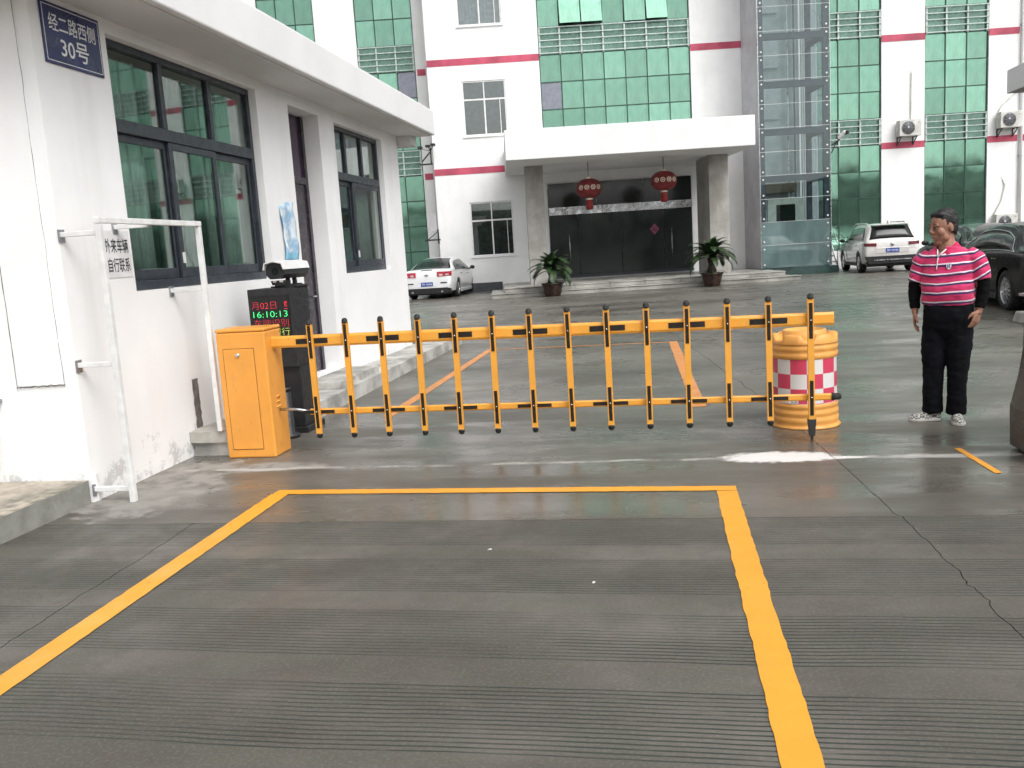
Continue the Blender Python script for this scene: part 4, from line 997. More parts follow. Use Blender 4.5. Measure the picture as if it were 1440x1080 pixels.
def car(name, loc, rz, L, W, T, B, roofw, paint, label, wheel_r, axles, glass, chrome=False, spokes=10, suv=False, lamp=None, plate=None, rear=None, cladding=False, group=None):
    """T roof/deck profile, B belt profile, roofw half-width of the roof line relative to W; glass = (rear0, rear1, cab0, cab1, wind0, wind1)"""
    t = empty(name, loc, rz); tag(t, label, 'car', group); h = L/2; zb = .20 if not suv else .26; hw = W/2
    ys = sorted(set([-h, -h+.015, -h+.05, -h+.12, -h+.22] + [-h+.35+(L-.7)*i/44 for i in range(45)] + [h-.22, h-.12, h-.05, h-.015, h] + [glass[k] for k in range(6)]))
    def ring(y):
        e = min(1.0, (h-abs(y))/.5); k = .90+.10*math.sqrt(max(0, 1-(1-e)**2)); w_ = hw*k
        tz = interp(T, y); bz = min(interp(B, y), tz-.03); zl = zb + .10*(1-min(1, (h-abs(y))/.35))
        wt = min(hw*roofw, w_*.96) if tz-bz > .25 else w_*(.90 - .0*roofw) + 0
        f_ = min(1, max(0, (tz-bz-.05)/.35)); wt = (w_*.93)*(1-f_) + hw*roofw*f_
        m_ = (zl+bz)/2
        pts = [(0, zl), (w_*.80, zl), (w_*.955, zl+.07), (w_*.99, zl+.2), (w_*1.0, m_+.04), (w_*.985, bz-.09), (w_*.965, bz-.015), (w_*.945, bz+.012)]
        for q_ in (.3, .6, .85): pts.append((w_*.945+(wt-w_*.945)*q_ + .018*math.sin(math.pi*q_), bz+.012+(tz-.05-bz)*q_))
        pts += [(wt*.985, tz-.035), (wt*.90, tz-.010), (wt*.62, tz+.010), (wt*.3, tz+.018), (0, tz+.02)]
        return pts
    rings = [ring(y) for y in ys]; n = len(rings[0]); V = []; F = []
    full = n*2-2
    for y, rg in zip(ys, rings):
        V += [(a, y, b) for a, b in rg] + [(-a, y, b) for a, b in rg[-2:0:-1]]
    for i in range(len(ys)-1):
        for k in range(full): F.append((i*full+k, i*full+(k+1) % full, (i+1)*full+(k+1) % full, (i+1)*full+k))
    F += [tuple(range(full-1, -1, -1)), tuple((len(ys)-1)*full+k for k in range(full))]
    body = MB().add(V, F, True).build('tmp', None)
    cut = MB()
    for ya in axles:
        for s in (-1, 1): cut.lathe([(.0001, s*(hw-.26)), (wheel_r+.055, s*(hw-.26)), (wheel_r+.055, s*(hw+.2)), (.0001, s*(hw+.2))], 32, (0, ya, wheel_r), False, 'x')
    co = cut.build('cut', None); bo = body.modifiers.new('b', 'BOOLEAN'); bo.object = co; bo.operation = 'DIFFERENCE'; bo.solver = 'EXACT'
    bod = evaluated(body, 'body', paint, t); bpy.data.objects.remove(co)
    sm = bod.modifiers.new('e', 'EDGE_SPLIT'); sm.split_angle = R(38)
    def P(i, k): return Vector(V[i*full+k])
    def patch(nm, i0, i1, k0, k1, m_, off_=.006, parent=t, mirror=False, trimi=None):
        """thin glass copied off the body surface"""
        mb = MB(); gi = list(range(i0, i1+1)); gk = list(range(k0, k1+1)); vv = []
        cen = Vector((0, 0, .8))
        for i in gi:
            for k in gk:
                p = P(i, k % full)
                a = P(min(i+1, len(ys)-1), k % full)-P(max(i-1, 0), k % full); b = P(i, (k+1) % full)-P(i, (k-1) % full); nn = a.cross(b)
                if nn.length > 1e-9: nn.normalize()
                if nn.dot(p-Vector((0, p.y, .7))) < 0: nn = -nn
                p = p+nn*off_; vv.append((-p.x if mirror else p.x, p.y, p.z))
        mb.add(vv, [(a*len(gk)+b, a*len(gk)+b+1, (a+1)*len(gk)+b+1, (a+1)*len(gk)+b) for a in range(len(gi)-1) for b in range(len(gk)-1)], True)
        o = mb.build(nm, m_, parent); so = o.modifiers.new('s', 'SOLIDIFY'); so.thickness = .003; so.offset = 0; return o
    ix = lambda y: min(range(len(ys)), key=lambda i: abs(ys[i]-y))
    r0, r1, c0, c1, w0, w1 = [ix(v) for v in glass]
    kt = n-5          # roof edge index
    patch('rear_window', r0, r1, kt+1, full-kt-1, M['car_glass']); patch('windscreen', w0, w1, kt+1, full-kt-1, M['car_glass'])
    # side windows: built from an outline on the cabin side so that the ends taper
    for s in (1, -1):
        mb = MB(); N = 40; lo = []; hi = []
        for i in range(N+1):
            y = ys[c0]+(ys[c1]-ys[c0])*i/N; tz = interp(T, y); bz = interp(B, y); u = i/N
            top = .86*min(1, (1-(1-min(1, u/.16))**2))*min(1, (1-(1-min(1, (1-u)/.10))**2)) + 0.0
            top = max(.02, min(.86, top)); w_ = hw*.945; wt = hw*roofw; f_ = min(1, max(0, (tz-bz-.05)/.35)); wt = (hw*.93)*(1-f_)+hw*roofw*f_
            for q_, arr in ((.05, lo), (top, hi)): arr.append((s*(w_+(wt-w_)*q_+.018*math.sin(math.pi*q_)+.012), y, bz+.012+(tz-.05-bz)*q_))
        mid = [tuple((a[j]+b[j])/2 + (s*.008 if j == 0 else 0) for j in range(3)) for a, b in zip(lo, hi)]
        mb.add(lo+mid+hi, [(r_*(N+1)+i, r_*(N+1)+i+1, (r_+1)*(N+1)+i+1, (r_+1)*(N+1)+i) for r_ in (0, 1) for i in range(N)], True)
        o = mb.build('side_window', M['car_glass'], t); so = o.modifiers.new('s', 'SOLIDIFY'); so.thickness = .004; so.offset = 0
        yb = ys[c0]+(ys[c1]-ys[c0])*.50
        zz = interp(B, yb); wt = hw*roofw
        MB().bar((s*(hw*.945+.008), yb, zz+.02), (s*(wt+.022), yb+.02, interp(T, yb)-.09), .012, .10, (0,1,0)).build('door_pillar', M['trim'], o)
        if chrome: MB().tube(lo+hi[::-1]+[lo[0]], .011, 6).build('window_chrome', M['chrome'], o)
        my = ys[c1]-.28; mz = interp(B, my)+.05
        mr = MB().ball((s*(hw+.10), my, mz+.05), .10, .065, .075).build('mirror', M['trim'], t)
        MB().bar((s*(hw*.93), my+.02, mz-.01), (s*(hw+.05), my+.01, mz+.03), .05, .03).build('stalk', M['trim'], mr)
        for yd, nm in ((ys[c0]+(ys[c1]-ys[c0])*.30, 'door_handle'), (ys[c0]+(ys[c1]-ys[c0])*.72, 'door_handle')):
            MB().box(min(s*hw*.975, s*(hw*.975+.025)), max(s*hw*.975, s*(hw*.975+.025)), yd-.10, yd+.10, interp(B, yd)-.125, interp(B, yd)-.10).build(nm, M['trim'] if not chrome else M['chrome'], t)
        for yd in (ys[c0]+.35, ys[c0]+(ys[c1]-ys[c0])*.55, ys[c1]+.1):
            pass
        MB().box(min(s*(hw*.93), s*(hw*.99)), max(s*(hw*.93), s*(hw*.99)), axles[0]+wheel_r+.06, axles[1]-wheel_r-.06, zb-.03, zb+.09).build('sill', M['trim'] if (suv or chrome) else paint, t, .01)
    for ya in axles:
        for s in (-1, 1):
            xo = s*(hw-.015); xi = s*(hw-.235)
            wh = MB().lathe([(wheel_r*.66, xi), (wheel_r*.93, xi), (wheel_r, xi+s*.03), (wheel_r, xo-s*.03), (wheel_r*.94, xo), (wheel_r*.68, xo-s*.005), (wheel_r*.66, xo-s*.03)], 36, (0, ya, wheel_r), True, 'x').build('wheel', M['tyre'], t)
            MB().lathe([(wheel_r*.69, xo-s*.004), (wheel_r*.66, xo-s*.016), (wheel_r*.62, xo-s*.05)], 36, (0, ya, wheel_r), True, 'x').build('rim', M['rim'], wh)
            sp = MB()
            for k in range(spokes):
                a = 2*math.pi*k/spokes; d = Vector((0, math.cos(a), math.sin(a))); tn = Vector((0, -math.sin(a), math.cos(a))); c_ = Vector((xo-s*.018, ya, wheel_r)); e_ = Vector((s*.012, 0, 0))
                sp.add([c_+d*.03-tn*.018+e_, c_+d*.03+tn*.018+e_, c_+d*wheel_r*.67+tn*wheel_r*(.9/spokes), c_+d*wheel_r*.67-tn*wheel_r*(.9/spokes), c_+d*.03-tn*.018-e_*2, c_+d*.03+tn*.018-e_*2, c_+d*wheel_r*.67+tn*wheel_r*(.9/spokes)-e_*2, c_+d*wheel_r*.67-tn*wheel_r*(.9/spokes)-e_*2], [(0,1,2,3),(4,7,6,5),(0,4,5,1),(1,5,6,2),(2,6,7,3),(3,7,4,0)])
            sp.lathe([(.0001, xo-s*.0), (.035, xo-s*.002), (.04, xo-s*.02)], 12, (0, ya, wheel_r), True, 'x'); sp.build('spokes', M['rim'], wh)
            MB().lathe([(.0001, xo-s*.06), (wheel_r*.63, xo-s*.06)], 24, (0, ya, wheel_r), False, 'x').build('brake_disc', M['trim'], wh)
    MB().box(-hw*.82, hw*.82, -h*.93, h*.93, zb-.05, zb+.03).build('underbody', M['trim'], t)
    yr = -h
    if rear: rear(t, yr, hw)
    return t
def plate_on(t, y, z, txt, hw_=.22):
    MB().box(-hw_, hw_, y-.012, y, z-.07, z+.07).build('number_plate', M['plate'], t)
    text('plate_lettering', txt, .1, M['sign_white'], t, frameM((0, y-.014, z), (1,0,0), (0,0,1)), .38, .085)
def curved_lamp(t, x0, x1, z0, z1, hw, yr, wrap, m_, name='tail_lamp', slant=0):
    """lamp that hugs the rear corner: x0..x1 across the back then wraps forward"""
    for s in (1, -1):
        mb = MB(); N = 10; lo = []; hi = []
        for i in range(N+1):
            u = i/N; x = x0+(x1-x0)*min(1, u*1.5); e = max(0, (x-hw*.78)/(hw*.22)); y = yr-.012+ .02*(x/hw)**2 + .16*e**2 + (max(0, u-.667)/.333)*wrap
            zz = slant*u; lo.append((s*x*1.0, y, z0+zz*.6+(z1-z0)*.12*max(0, u-.6))); hi.append((s*x, y+.012, z1+zz*.4))
        mb.add(lo+hi+[(p[0]*.96, p[1]+.05, p[2]) for p in lo]+[(p[0]*.96, p[1]+.05, p[2]) for p in hi], [(i, i+1, N+2+i, N+1+i) for i in range(N)] + [(2*N+2+i, 3*N+3+i, 3*N+4+i, 2*N+3+i) for i in range(N)] + [(i, 2*N+2+i, 2*N+3+i, i+1) for i in range(N)] + [(N+1+i, N+2+i, 3*N+4+i, 3*N+3+i) for i in range(N)], False)
        mb.build(name, m_, t)
# white sedan
def sedan_rear(t, yr, hw):
    curved_lamp(t, hw*.42, hw*.96, .80, .97, hw, yr-.005, .10, M['tail'])
    for s in (1, -1):
        for a in (.50, .74): MB().box(min(s*hw*a, s*(hw*a+.13)), max(s*hw*a, s*(hw*a+.13)), yr-.030+.03*a, yr+.02, .815, .885).build('tail_lamp_clear', M['tail_pale'], t, .01)
        MB().box(min(s*.50, s*.74), max(s*.50, s*.74), yr-.012, yr+.05, .555, .595).build('reflector', M['trim'], t)
        MB().tube([(s*.55, yr-.02, .26), (s*.55, yr+.15, .26)], .04, 12).build('exhaust', M['steel'], t)
    MB().box(-.32, .32, yr-.004, yr+.03, .44, .64).build('plate_recess', M['car_white'], t, .01); plate_on(t, yr-.006, .54, '苏F·20006')
    MB().prism([(-.07,-.012),(-.025,-.012),(-.025,-.028),(.025,-.028),(.025,-.012),(.07,-.012),(.07,.012),(.025,.012),(.025,.028),(-.025,.028),(-.025,.012),(-.07,.012)], yr-.02, yr, 'y').xf(Matrix.Translation((0,0,.86))).build('badge', M['steel'], t)
    MB().box(-.20, .20, yr+.05, yr+.12, 1.025, 1.05).build('brake_light', M['trim'], t)
    MB().prism([(-hw*.93,.36),(-hw*.80,.20),(hw*.80,.20),(hw*.93,.36),(hw*.80,.40),(-hw*.80,.40)], yr-.004, yr+.3, 'y').build('lower_bumper', M['trim'], t)
sT = [(-2.43,.70),(-2.40,.98),(-2.30,1.045),(-1.75,1.075),(-1.20,1.30),(-.75,1.42),(-.2,1.46),(.35,1.42),(.75,1.28),(1.25,1.02),(1.9,.90),(2.25,.78),(2.43,.55)]
sB = [(-2.43,.62),(-2.3,.93),(-1.2,.97),(0,.94),(1.2,.90),(2.2,.72),(2.43,.5)]
car('white_sedan', (-8.20, 33.45, 0), 0, 4.86, 1.86, sT, sB, .66, M['car_white'], 'white sedan parked beyond the far end of the gatehouse, seen from behind', .335, (-1.36, 1.38), (-1.78, -.78, -1.62, 1.05, .36, 1.22), rear=sedan_rear)
# silver SUV
M['tail_dark'] = mat('smoked_tail_lamp', (.13,.010,.016), .15, var=.2, scale=20)
def suv_rear(t, yr, hw):
    curved_lamp(t, hw*.56, hw*.97, .91, 1.02, hw, yr-.005, .16, M['tail_dark'], slant=.03)
    MB().box(-.55, .55, yr-.012, yr+.02, .66, .86).build('plate_recess', M['car_silver'], t, .02); plate_on(t, yr-.014, .76, '苏M·291EA')
    MB().lathe([(.0001, yr-.025), (.055, yr-.022), (.06, yr)], 20, (0, 0, .965), True, 'y').build('badge', M['steel'], t)
    text('badge_mark', 'W', .06, M['trim'], t, frameM((0, yr-.027, .955), (1,0,0), (0,0,1)), .06, .045); text('badge_mark', 'V', .04, M['trim'], t, frameM((0, yr-.027, .992), (1,0,0), (0,0,1)), .035, .025)
    MB().prism([(-hw*.96,.58),(-hw*.86,.30),(hw*.86,.30),(hw*.96,.58)], yr-.010, yr+.4, 'y').build('lower_bumper', M['trim'], t, .02)
    MB().bar((-hw*.66, yr-.02, .44), (hw*.66, yr-.02, .44), .03, .04).build('skid_trim', M['steel'], t)
    for s in (1, -1): MB().tube([(s*.62, -1.5, 1.64), (s*.62, -1.35, 1.71), (s*.62, .5, 1.72), (s*.62, .7, 1.66)], .022, 8).build('roof_rail', M['steel'], t)
    MB().prism([(-.02,0),(.02,0),(.008,.09),(-.008,.09)], -1.75, -1.60, 'y').xf(Matrix.Translation((0,0,1.68))).build('antenna_fin', M['car_silver'], t)
    MB().box(-.60, .60, yr+.22, yr+.40, 1.625, 1.655).build('spoiler', M['car_silver'], t, .01)
uT = [(-2.33,.80),(-2.31,1.06),(-2.20,1.16),(-1.95,1.56),(-1.75,1.645),(-1.0,1.685),(0,1.68),(.45,1.62),(.85,1.42),(1.25,1.14),(1.9,1.05),(2.2,.92),(2.33,.65)]
uB = [(-2.33,.74),(-2.2,1.06),(-1.2,1.08),(0,1.05),(1.2,1.02),(2.1,.86),(2.33,.6)]
car('silver_suv', (7.96, 34.85, 0), 0, 4.66, 1.86, uT, uB, .72, M['car_silver'], 'pale silver SUV parked right of the lift tower, seen from behind', .36, (-1.36, 1.34), (-2.21, -1.80, -1.95, 1.10, .46, 1.22), suv=True, rear=suv_rear)
# black cars
def black_rear(t, yr, hw):
    curved_lamp(t, hw*.40, hw*.96, .82, .95, hw, yr-.005, .14, M['tail']); plate_on(t, yr-.012, .58, '苏M·0B6Z8')
    MB().box(-hw*.8, hw*.8, yr-.006, yr+.2, .2, .36).build('lower_bumper', M['trim'], t, .01)
bT = [(-2.48,.70),(-2.45,.99),(-2.34,1.05),(-1.85,1.09),(-1.25,1.32),(-.75,1.44),(-.2,1.475),(.35,1.43),(.75,1.29),(1.25,1.03),(1.95,.91),(2.3,.78),(2.48,.55)]
bB = [(-2.48,.62),(-2.3,.96),(-1.2,1.00),(0,.97),(1.2,.92),(2.25,.72),(2.48,.5)]
car('black_sedan', (6.80, 17.95, 0), 0, 4.95, 1.87, bT, bB, .66, M['car_black'], 'black sedan with chrome window line and bright alloy wheel behind the man', .345, (-1.42, 1.42), (-1.86, -.78, -1.74, 1.05, .36, 1.22), chrome=True, spokes=14, rear=black_rear, group='black sedans parked on the right')
car('black_sedan', (8.40, 25.85, 0), 0, 4.75, 1.84, bT, bB, .66, M['car_black'], 'far black sedan between the silver SUV and the man', .335, (-1.36, 1.38), (-1.86, -.78, -1.70, 1.05, .36, 1.22), spokes=10, rear=black_rear, group='black sedans parked on the right')

# ------------------------------------------------------------------ the man (local frame: x to the viewer's right, y away from the viewer)
pr_ = empty('person', (2.19, 7.36, 0), R(-25)); pr_.scale = (.93, .95, 1.0); tag(pr_, 'person in a pink and white striped polo shirt and black trousers standing with arms down', 'person')
def skinmat():
    g = NG('skin'); n = g.noise(28, 4); c = g.mix(g.mapr(n, .3, .7), (.27,.135,.092,1), (.36,.19,.130,1)); p = g.pbsdf(c, .62, Specular_IOR_Level=.3, Subsurface_Weight=.1, Subsurface_Scale=.01); p.inputs['Subsurface Radius'].default_value = (1,.4,.2); return g.m
M['skin'] = skinmat(); M['hair'] = mat('black_hair', (.009,.008,.008), .6, var=.3, scale=40, bump=.6, bscale=120)
M['trouser'] = mat('black_trousers', (.005,.0055,.008), .95, Specular_IOR_Level=.15, var=.2, scale=10, bump=.2, bscale=50); M['sleeve'] = mat('black_undersleeve', (.004,.004,.005), .95, Specular_IOR_Level=.15, var=.2, scale=12)
def oloft(mb, rings, n=28):
    """rings: (cx, cy, z, rx, ry) horizontal ellipses"""
    V = []; F = []
    for cx, cy, z, rx, ry in rings:
        for k in range(n):
            a = 2*math.pi*k/n; V.append((cx+rx*math.copysign(abs(math.cos(a))**.85, math.cos(a)), cy+ry*math.copysign(abs(math.sin(a))**.85, math.sin(a)), z))
    for i in range(len(rings)-1):
        for k in range(n): F.append((i*n+k, i*n+(k+1) % n, (i+1)*n+(k+1) % n, (i+1)*n+k))
    m_ = (len(rings)-1)*n; F += [tuple(reversed(range(n))), tuple(m_+k for k in range(n))]
    return mb.add(V, F, True)
HC = Vector((-.022, -.012, 1.520)); HM = Matrix.Translation(HC) @ Matrix.Rotation(R(-44), 4, 'Z') @ Matrix.Rotation(R(10), 4, 'X') @ Matrix.Scale(1.08, 4)
def head_parts():
    h = MB()
    h.ball((0,.010,.030), .077, .094, .094, 24, 16).ball((0,-.018,-.040), .062, .072, .078, 20, 14).ball((0,-.058,-.094), .033, .026, .024, 14, 10)
    for s in (1,-1):
        h.ball((s*.040,-.052,-.022), .030, .030, .032, 14, 10).ball((s*.030,-.078,.030), .027, .013, .010, 12, 8).ball((s*.076,.016,-.008), .010, .018, .028, 12, 8).ball((s*.011,-.100,-.020), .009, .010, .008, 10, 8).ball((s*.048,-.02,-.065), .02, .03, .028, 12, 8)
    h.tube([(0,-.082,.028), (0,-.096,.006), (0,-.108,-.016)], [.009,.011,.013], 10).ball((0,-.088,-.050), .023, .010, .0055, 12, 8).ball((0,-.086,-.062), .020, .010, .006, 12, 8)
    return h.xf(HM)
def hand(mb, wr, d, th, pn_, curl=.5, sc=1.0):
    """wrist, pointing direction, thumb side, palm normal"""
    wr = Vector(wr); d = Vector(d).normalized(); th = Vector(th); th = (th-d*th.dot(d)).normalized(); pn_ = d.cross(th) if d.cross(th).dot(Vector(pn_)) > 0 else th.cross(d)
    mb.tube([wr-d*.07, wr, wr+d*.02], [.030,.026,.025], 12)
    for i in range(4):
        o = th*(.031-.0208*i)*sc; k = wr + d*(.093-.003*abs(i-1))*sc + o*1.0
        mb.tube([wr+o*.55+d*.005, wr+d*.05*sc+o*.85, k], [.014,.015,.012], 8)
        ln = (.070,.078,.073,.058)[i]*sc; c1 = .35*curl+.06*i; d1 = (d*math.cos(c1)+pn_*math.sin(c1)); d2 = (d*math.cos(c1*2.4)+pn_*math.sin(c1*2.4)); d3 = (d*math.cos(c1*3.3)+pn_*math.sin(c1*3.3))
        a = k + d1*ln*.45; b = a + d2*ln*.32; e = b + d3*ln*.24
        mb.tube([k-d*.01, k, a, b, e], [.0105,.0102,.0092,.0083,.0060], 8)
    t0 = wr + d*.018*sc + th*.018; t1 = t0 + (d*.55+th*.75+pn_*.25).normalized()*.040*sc; t2 = t1 + (d*.88+th*.35+pn_*.3).normalized()*.032*sc; t3 = t2 + (d*.95+th*.08+pn_*.3).normalized()*.024*sc
    mb.tube([t0, t1, t2, t3], [.017,.0135,.0112,.0075], 8)
bd = head_parts()
bd.tube([(HC.x+.01, .02, 1.50), (0.0, .018, 1.42), (.015, .02, 1.33)], [.064,.064,.078], 16)
oloft(bd, [(.02,.01,.80,.15,.11), (.02,.01,.95,.165,.125), (.02,.01,1.1,.165,.125), (.02,.01,1.25,.16,.105), (.02,.01,1.33,.11,.07)])
for s, sh, el, wr in ((-1, (-.13,.005,1.31), (-.236,.018,1.03), (-.232,-.005,.885)), (1, (.17,.005,1.31), (.277,.018,1.03), (.258,-.018,.885))):
    bd.tube([sh, (Vector(sh)+Vector(el))/2, el, (Vector(el)+Vector(wr))/2, wr], [.058,.046,.042,.038,.028], 12)
hand(bd, (-.232,-.007,.875), (-.01,-.10,-1), (.15,-1,0), (1,0,0), .55)
hand(bd, (.256,-.020,.875), (-.32,-.22,-1), (-.6,-1,0), (-1,.1,0), .60)
for s, pts in ((-1, [(-.065,.01,.82), (-.085,.005,.48), (-.088,.01,.09)]), (1, [(.105,.01,.82), (.098,.005,.48), (.088,.01,.09)])): bd.tube(pts, [.085,.055,.042], 12)
remeshed(bd, 'body', M['skin'], pr_, .0045, 3)
# face details
def fpos(x, y, z): return HM @ Vector((x, y, z))
M['eye_dark'] = mat('eye_dark', (.012,.010,.010), .25); M['eye_white'] = mat('eye_white', (.45,.42,.40), .3); M['lip'] = mat('lip', (.22,.085,.075), .5)
for s in (1,-1):
    MB().ball((s*.030,-.081,.012), .012, .006, .0042, 10, 8).xf(HM).build('eye', M['eye_white'], pr_)
    MB().ball((s*.031,-.0845,.012), .0058, .005, .0042, 10, 8).xf(HM).build('pupil', M['eye_dark'], pr_)
    MB().tube([(s*.050,-.074,.036), (s*.032,-.092,.042), (s*.013,-.092,.036)], [.002,.0036,.0025], 6).xf(HM).build('eyebrow', M['hair'], pr_)
MB().tube([(.024,-.088,-.0565), (0,-.0985,-.0550), (-.024,-.088,-.0565)], [.0015,.0028,.0015], 6).xf(HM).build('mouth', M['lip'], pr_)
def folds(o, amp, sc, st=(1,1,1)):
    vs = o.data.vertices; nr = [v.normal.copy() for v in vs]
    for v, nn in zip(vs, nr):
        p = Vector((v.co.x*st[0], v.co.y*st[1], v.co.z*st[2])); v.co += nn*(mnoise.noise(p*sc)*amp + mnoise.noise(p*sc*2.6)*amp*.4)
hr = MB().ball((0,.024,.070), .0800, .094, .063, 24, 16).ball((0,.052,.022), .080, .066, .090, 24, 16)
for s in (1,-1): hr.ball((s*.060,.028,.044), .020, .046, .042, 14, 10).ball((s*.062,.050,-.005), .017, .035, .045, 12, 8).ball((s*.070,-.010,.038), .007, .013, .024, 10, 8)
hr.ball((.024,-.030,.098), .046, .037, .022, 16, 12).ball((-.022,-.031,.097), .043, .035, .021, 16, 12).ball((0,.075,-.03), .055, .035, .05, 14, 10)
hr.xf(HM); ho = remeshed(hr, 'hair', M['hair'], pr_, .006, 3)
folds(ho, .0055, 48, (1,1,.6)); folds(ho, .003, 110)
# clothes
g = NG('striped_polo'); x, y, z = g.xyz()[0:3]
zz = g.math('ADD', z, g.math('MULTIPLY', g.math('MAXIMUM', g.math('SUBTRACT', x, .215), 0), -.55))
zz = g.math('ADD', zz, g.math('MULTIPLY', g.math('MAXIMUM', g.math('SUBTRACT', -.175, x), 0), -.35)) if False else g.math('ADD', zz, g.math('MULTIPLY', g.math('MAXIMUM', g.math('SUBTRACT', g.math('MULTIPLY', x, -1), .175), 0), -.35))
zz = g.math('ADD', zz, g.math('MULTIPLY', g.math('SUBTRACT', g.noise(6, 2), .5), .022))
zz = g.math('ADD', zz, g.math('MULTIPLY', g.math('ABSOLUTE', g.math('ADD', x, .05)), -.05))
ph = g.math('FRACT', g.math('DIVIDE', g.math('SUBTRACT', zz, .932-.715), .0715))
wst = g.math('MULTIPLY', g.math('GREATER_THAN', ph, .22), g.math('LESS_THAN', ph, .355)); nst = g.math('LESS_THAN', ph, .22)
nst = g.math('MULTIPLY', nst, g.math('LESS_THAN', z, 1.345)); wst = g.math('MULTIPLY', wst, g.math('LESS_THAN', z, 1.36))
c = g.mix(g.mapr(g.noise(14, 4), .3, .7), (.48,.016,.095,1), (.58,.028,.125,1)); c = g.mix(nst, c, (.045,.012,.075,1)); c = g.mix(wst, c, (.74,.66,.72,1))
g.pbsdf(c, .85, normal=g.bump(g.noise(160, 2), .15, .002), Sheen_Weight=.2); M['polo'] = g.m
M['polo_plain'] = mat('polo_collar', (.55,.022,.09), .85, var=.08, scale=20); M['polo_white'] = mat('polo_trim', (.72,.66,.66), .8)
sh = MB(); oloft(sh, [(.02,.012,.925,.196,.150), (.02,.012,.965,.206,.162), (.02,.008,1.05,.206,.166), (.02,.01,1.15,.203,.156), (.02,.012,1.24,.200,.140), (.02,.014,1.305,.186,.118), (.016,.018,1.343,.145,.095), (.008,.02,1.372,.092,.082)], 36)
sh.tube([(-.12,.01,1.300), (-.182,.008,1.262), (-.208,.004,1.185), (-.218,.0,1.112)], [.066,.073,.070,.070], 18).tube([(.16,.01,1.305), (.230,.008,1.262), (.257,.004,1.185), (.268,-.004,1.108)], [.066,.075,.072,.072], 18)
so = remeshed(sh, 'polo_shirt', M['polo'], pr_, .008, 5)
bm = bmesh.new(); bm.from_mesh(so.data)
bmesh.ops.delete(bm, geom=[f_ for f_ in bm.faces if (lambda c_: c_.y < .02 and c_.z > 1.298 and abs(c_.x+.040-.012*(c_.z-1.3)/.08) < (c_.z-1.298)*.62)(f_.calc_center_median())], context='FACES'); bm.to_mesh(so.data); bm.free()
folds(so, .010, 7, (1,1,1.6)); folds(so, .006, 12, (.5,.5,2.2))
def surf(o, px, pz):
    best = min((v.co.y for v in o.data.vertices if abs(v.co.x-px) < .012 and abs(v.co.z-pz) < .012), default=-.15); return best
# collar: two turned-down leaves meeting in a V at the front
cb_ = MB(); N = 44; I = []; O_ = []; Tt = []; AF = -108
for i in range(N+1):
    a = R(AF+26+308*i/N); fr_ = max(0, math.cos(a-R(AF)))**1.2; bk = 1-fr_; cx, cy = .002, .018
    I.append((cx+(.076+.006*fr_)*math.cos(a), cy+(.078+.010*fr_)*math.sin(a), 1.408-.062*fr_))
    O_.append((cx+(.108+.030*fr_)*math.cos(a), cy+(.104+.018*fr_)*math.sin(a), 1.372-.074*fr_))
    Tt.append((cx+(.074+.012*fr_)*math.cos(a), cy+(.076+.022*fr_)*math.sin(a), 1.372-.064*fr_))
cb_.add(I+O_, [(i, i+1, N+2+i, N+1+i) for i in range(N)], True); co = cb_.build('collar', M['polo_plain'], so); s_ = co.modifiers.new('s', 'SOLIDIFY'); s_.thickness = .005
ct = MB().add(Tt+I, [(i, i+1, N+2+i, N+1+i) for i in range(N)], True).build('collar_lining', M['polo_white'], so); s_ = ct.modifiers.new('s', 'SOLIDIFY'); s_.thickness = .003
for e_ in (0, N): MB().tube([I[e_], Vector(I[e_]).lerp(Vector((-.041, surf(so, -.041, 1.29)-.004, 1.300)), .55)+Vector((0,-.008,0)), (-.041, surf(so, -.041, 1.29)-.004, 1.298)], .006, 6).build('collar_edge', M['polo_white'], so)
pts = [(-.040-.010*k/6, 0, 1.295-.019*k) for k in range(6)]; MB().tube([(a, surf(so, a, c_)-.002, c_) for a, b, c_ in pts], .0045, 6).build('placket_edge', M['polo_white'], so)
by = surf(so, .045, 1.225)-.003; sd = [(-.019,.022),(0,.026),(.019,.022),(.019,-.004),(.012,-.019),(0,-.027),(-.012,-.019),(-.019,-.004)]
bdg = MB().prism(sd, 0, .003, 'y').xf(Matrix.Translation((.045, by-.003, 1.228))).build('chest_badge', M['sign_white'], so)
MB().prism([(-.011,.012),(-.004,.012),(-.004,-.012),(-.011,-.008)], 0, .002, 'y').prism([(.002,.014),(.011,.014),(.011,.004),(.006,.004),(.006,-.004),(.011,-.004),(.009,-.013),(.002,-.015)], 0, .002, 'y').xf(Matrix.Translation((.045, by-.0055, 1.228))).build('badge_mark', mat('badge_blue', (.10,.14,.50), .6), so)
for nm, pts, rs in (('undersleeve', [(-.222,.004,1.17), (-.238,.012,1.06), (-.240,.014,1.0), (-.233,-.004,.895)], [.054,.053,.050,.039]), ('undersleeve', [(.272,.004,1.17), (.281,.014,1.06), (.280,.014,1.0), (.259,-.016,.895)], [.055,.054,.051,.039])):
    u = remeshed(MB().tube(pts, rs, 16), nm, M['sleeve'], pr_, .007, 4); folds(u, .006, 16, (.6,.6,2))
tr_ = MB(); oloft(tr_, [(.02,.012,.955,.182,.140), (.02,.012,.90,.192,.150), (.02,.012,.82,.196,.145), (.02,.012,.74,.185,.120), (.02,.012,.66,.13,.07)], 32)
tr_.tube([(-.070,.012,.80), (-.082,.010,.60), (-.090,.004,.40), (-.092,.006,.22), (-.088,.010,.065)], [.108,.098,.086,.080,.082], 20).tube([(.112,.012,.80), (.106,.010,.60), (.100,.004,.40), (.094,.006,.22), (.090,.008,.055)], [.108,.098,.084,.077,.079], 20)
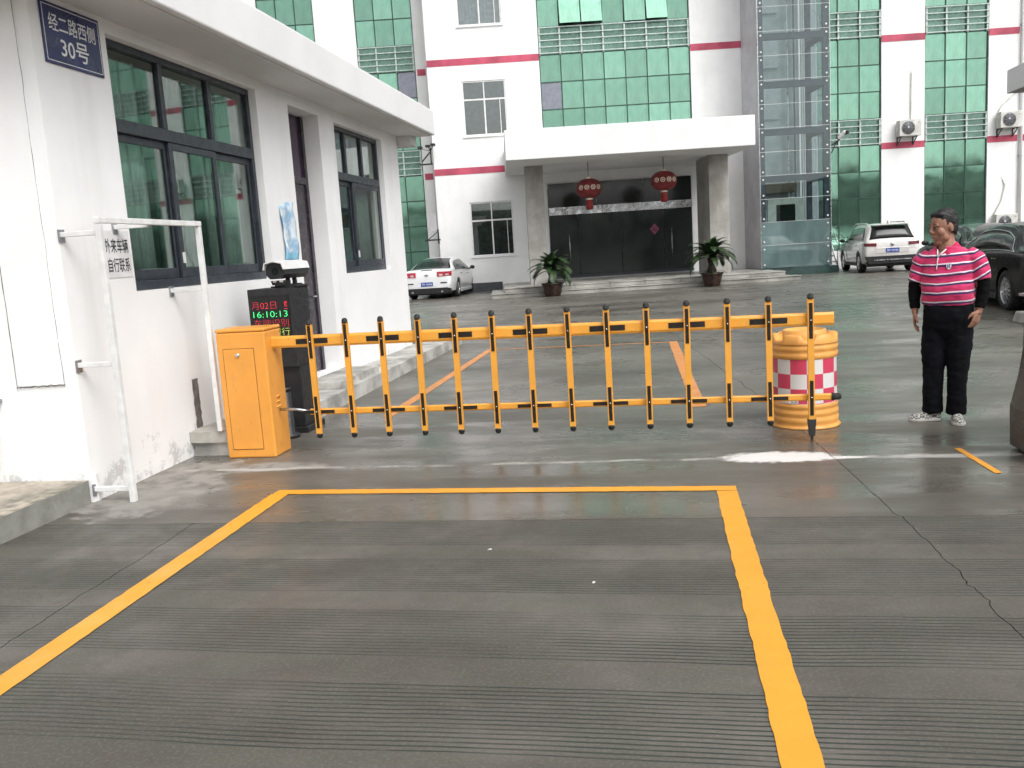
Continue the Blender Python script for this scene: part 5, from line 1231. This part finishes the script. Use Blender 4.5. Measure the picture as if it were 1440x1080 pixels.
to = remeshed(tr_, 'trousers', M['trouser'], pr_, .009, 14); folds(to, .009, 7, (1.6,1.6,.6)); folds(to, .006, 13, (.7,.7,2))
MB().lathe([(.001,0),(.001,.0)], 4) if False else None
# shoes
g = NG('checked_canvas'); x, y, z = g.xyz()[0:3]
ck_ = g.n('ShaderNodeTexChecker'); ck_.inputs['Scale'].default_value = 58; ck_.inputs[1].default_value = (.55,.54,.50,1); ck_.inputs[2].default_value = (.06,.06,.06,1); g.l(g.tc.outputs['Object'], ck_.inputs[0]); g.pbsdf(ck_.outputs[0], .85); M['check'] = g.m
M['sole'] = mat('shoe_sole', (.58,.56,.52), .7, var=.1)
def shoe(px, py, rz):
    Mx = Matrix.Translation((px, py, 0)) @ Matrix.Rotation(rz, 4, 'Z')     # toe towards -y
    st_ = [(.085,.030,.075),(.07,.038,.082),(.03,.040,.078),(-.02,.042,.070),(-.07,.046,.058),(-.12,.047,.048),(-.155,.038,.040),(-.178,.016,.028)]
    mb = MB(); n = 14; V = []; F = []
    for yy, wv, ht_ in st_:
        for k in range(n+1): a = math.pi*k/n; V.append((wv*math.cos(a), yy, .022+(ht_-.022+.012)*math.sin(a)**.75))
    for i in range(len(st_)-1):
        for k in range(n): F.append((i*(n+1)+k, i*(n+1)+k+1, (i+1)*(n+1)+k+1, (i+1)*(n+1)+k))
    F += [tuple(range(n, -1, -1)), tuple((len(st_)-1)*(n+1)+k for k in range(n+1))]
    s1 = mb.add(V, F, True).xf(Mx).build('shoe', M['check'], pr_); sb = s1.modifiers.new('s', 'SUBSURF'); sb.levels = sb.render_levels = 1
    out = [(w_*1.10, yy) for yy, w_, _ in st_] + [(-w_*1.10, yy) for yy, w_, _ in reversed(st_)]
    MB().prism(out, .001, .026).xf(Mx).build('sole', M['sole'], s1, .006)
shoe(-.105, -.01, R(-62)); shoe(.105, -.015, R(14))

# scraps on the lane
for px, py, rz, lb in ((-.93, 4.39, .3, 'small pale scrap lying on the grooved concrete left of centre'), (-.35, 3.93, 1.2, 'small pale scrap lying on the grooved concrete nearer the camera')):
    o = MB().add([(-.022,-.008,.004),(.004,-.014,.010),(.024,-.002,.005),(.014,.012,.012),(-.012,.012,.004),(0,0,.016)], [(0,1,5),(1,2,5),(2,3,5),(3,4,5),(4,0,5),(4,3,2,1,0)]).build('paper_scrap', M['paper']); o.location = (px, py, .001); o.scale = (.55, .55, .4); o.rotation_euler = (0,0,rz); tag(o, lb, 'scrap')
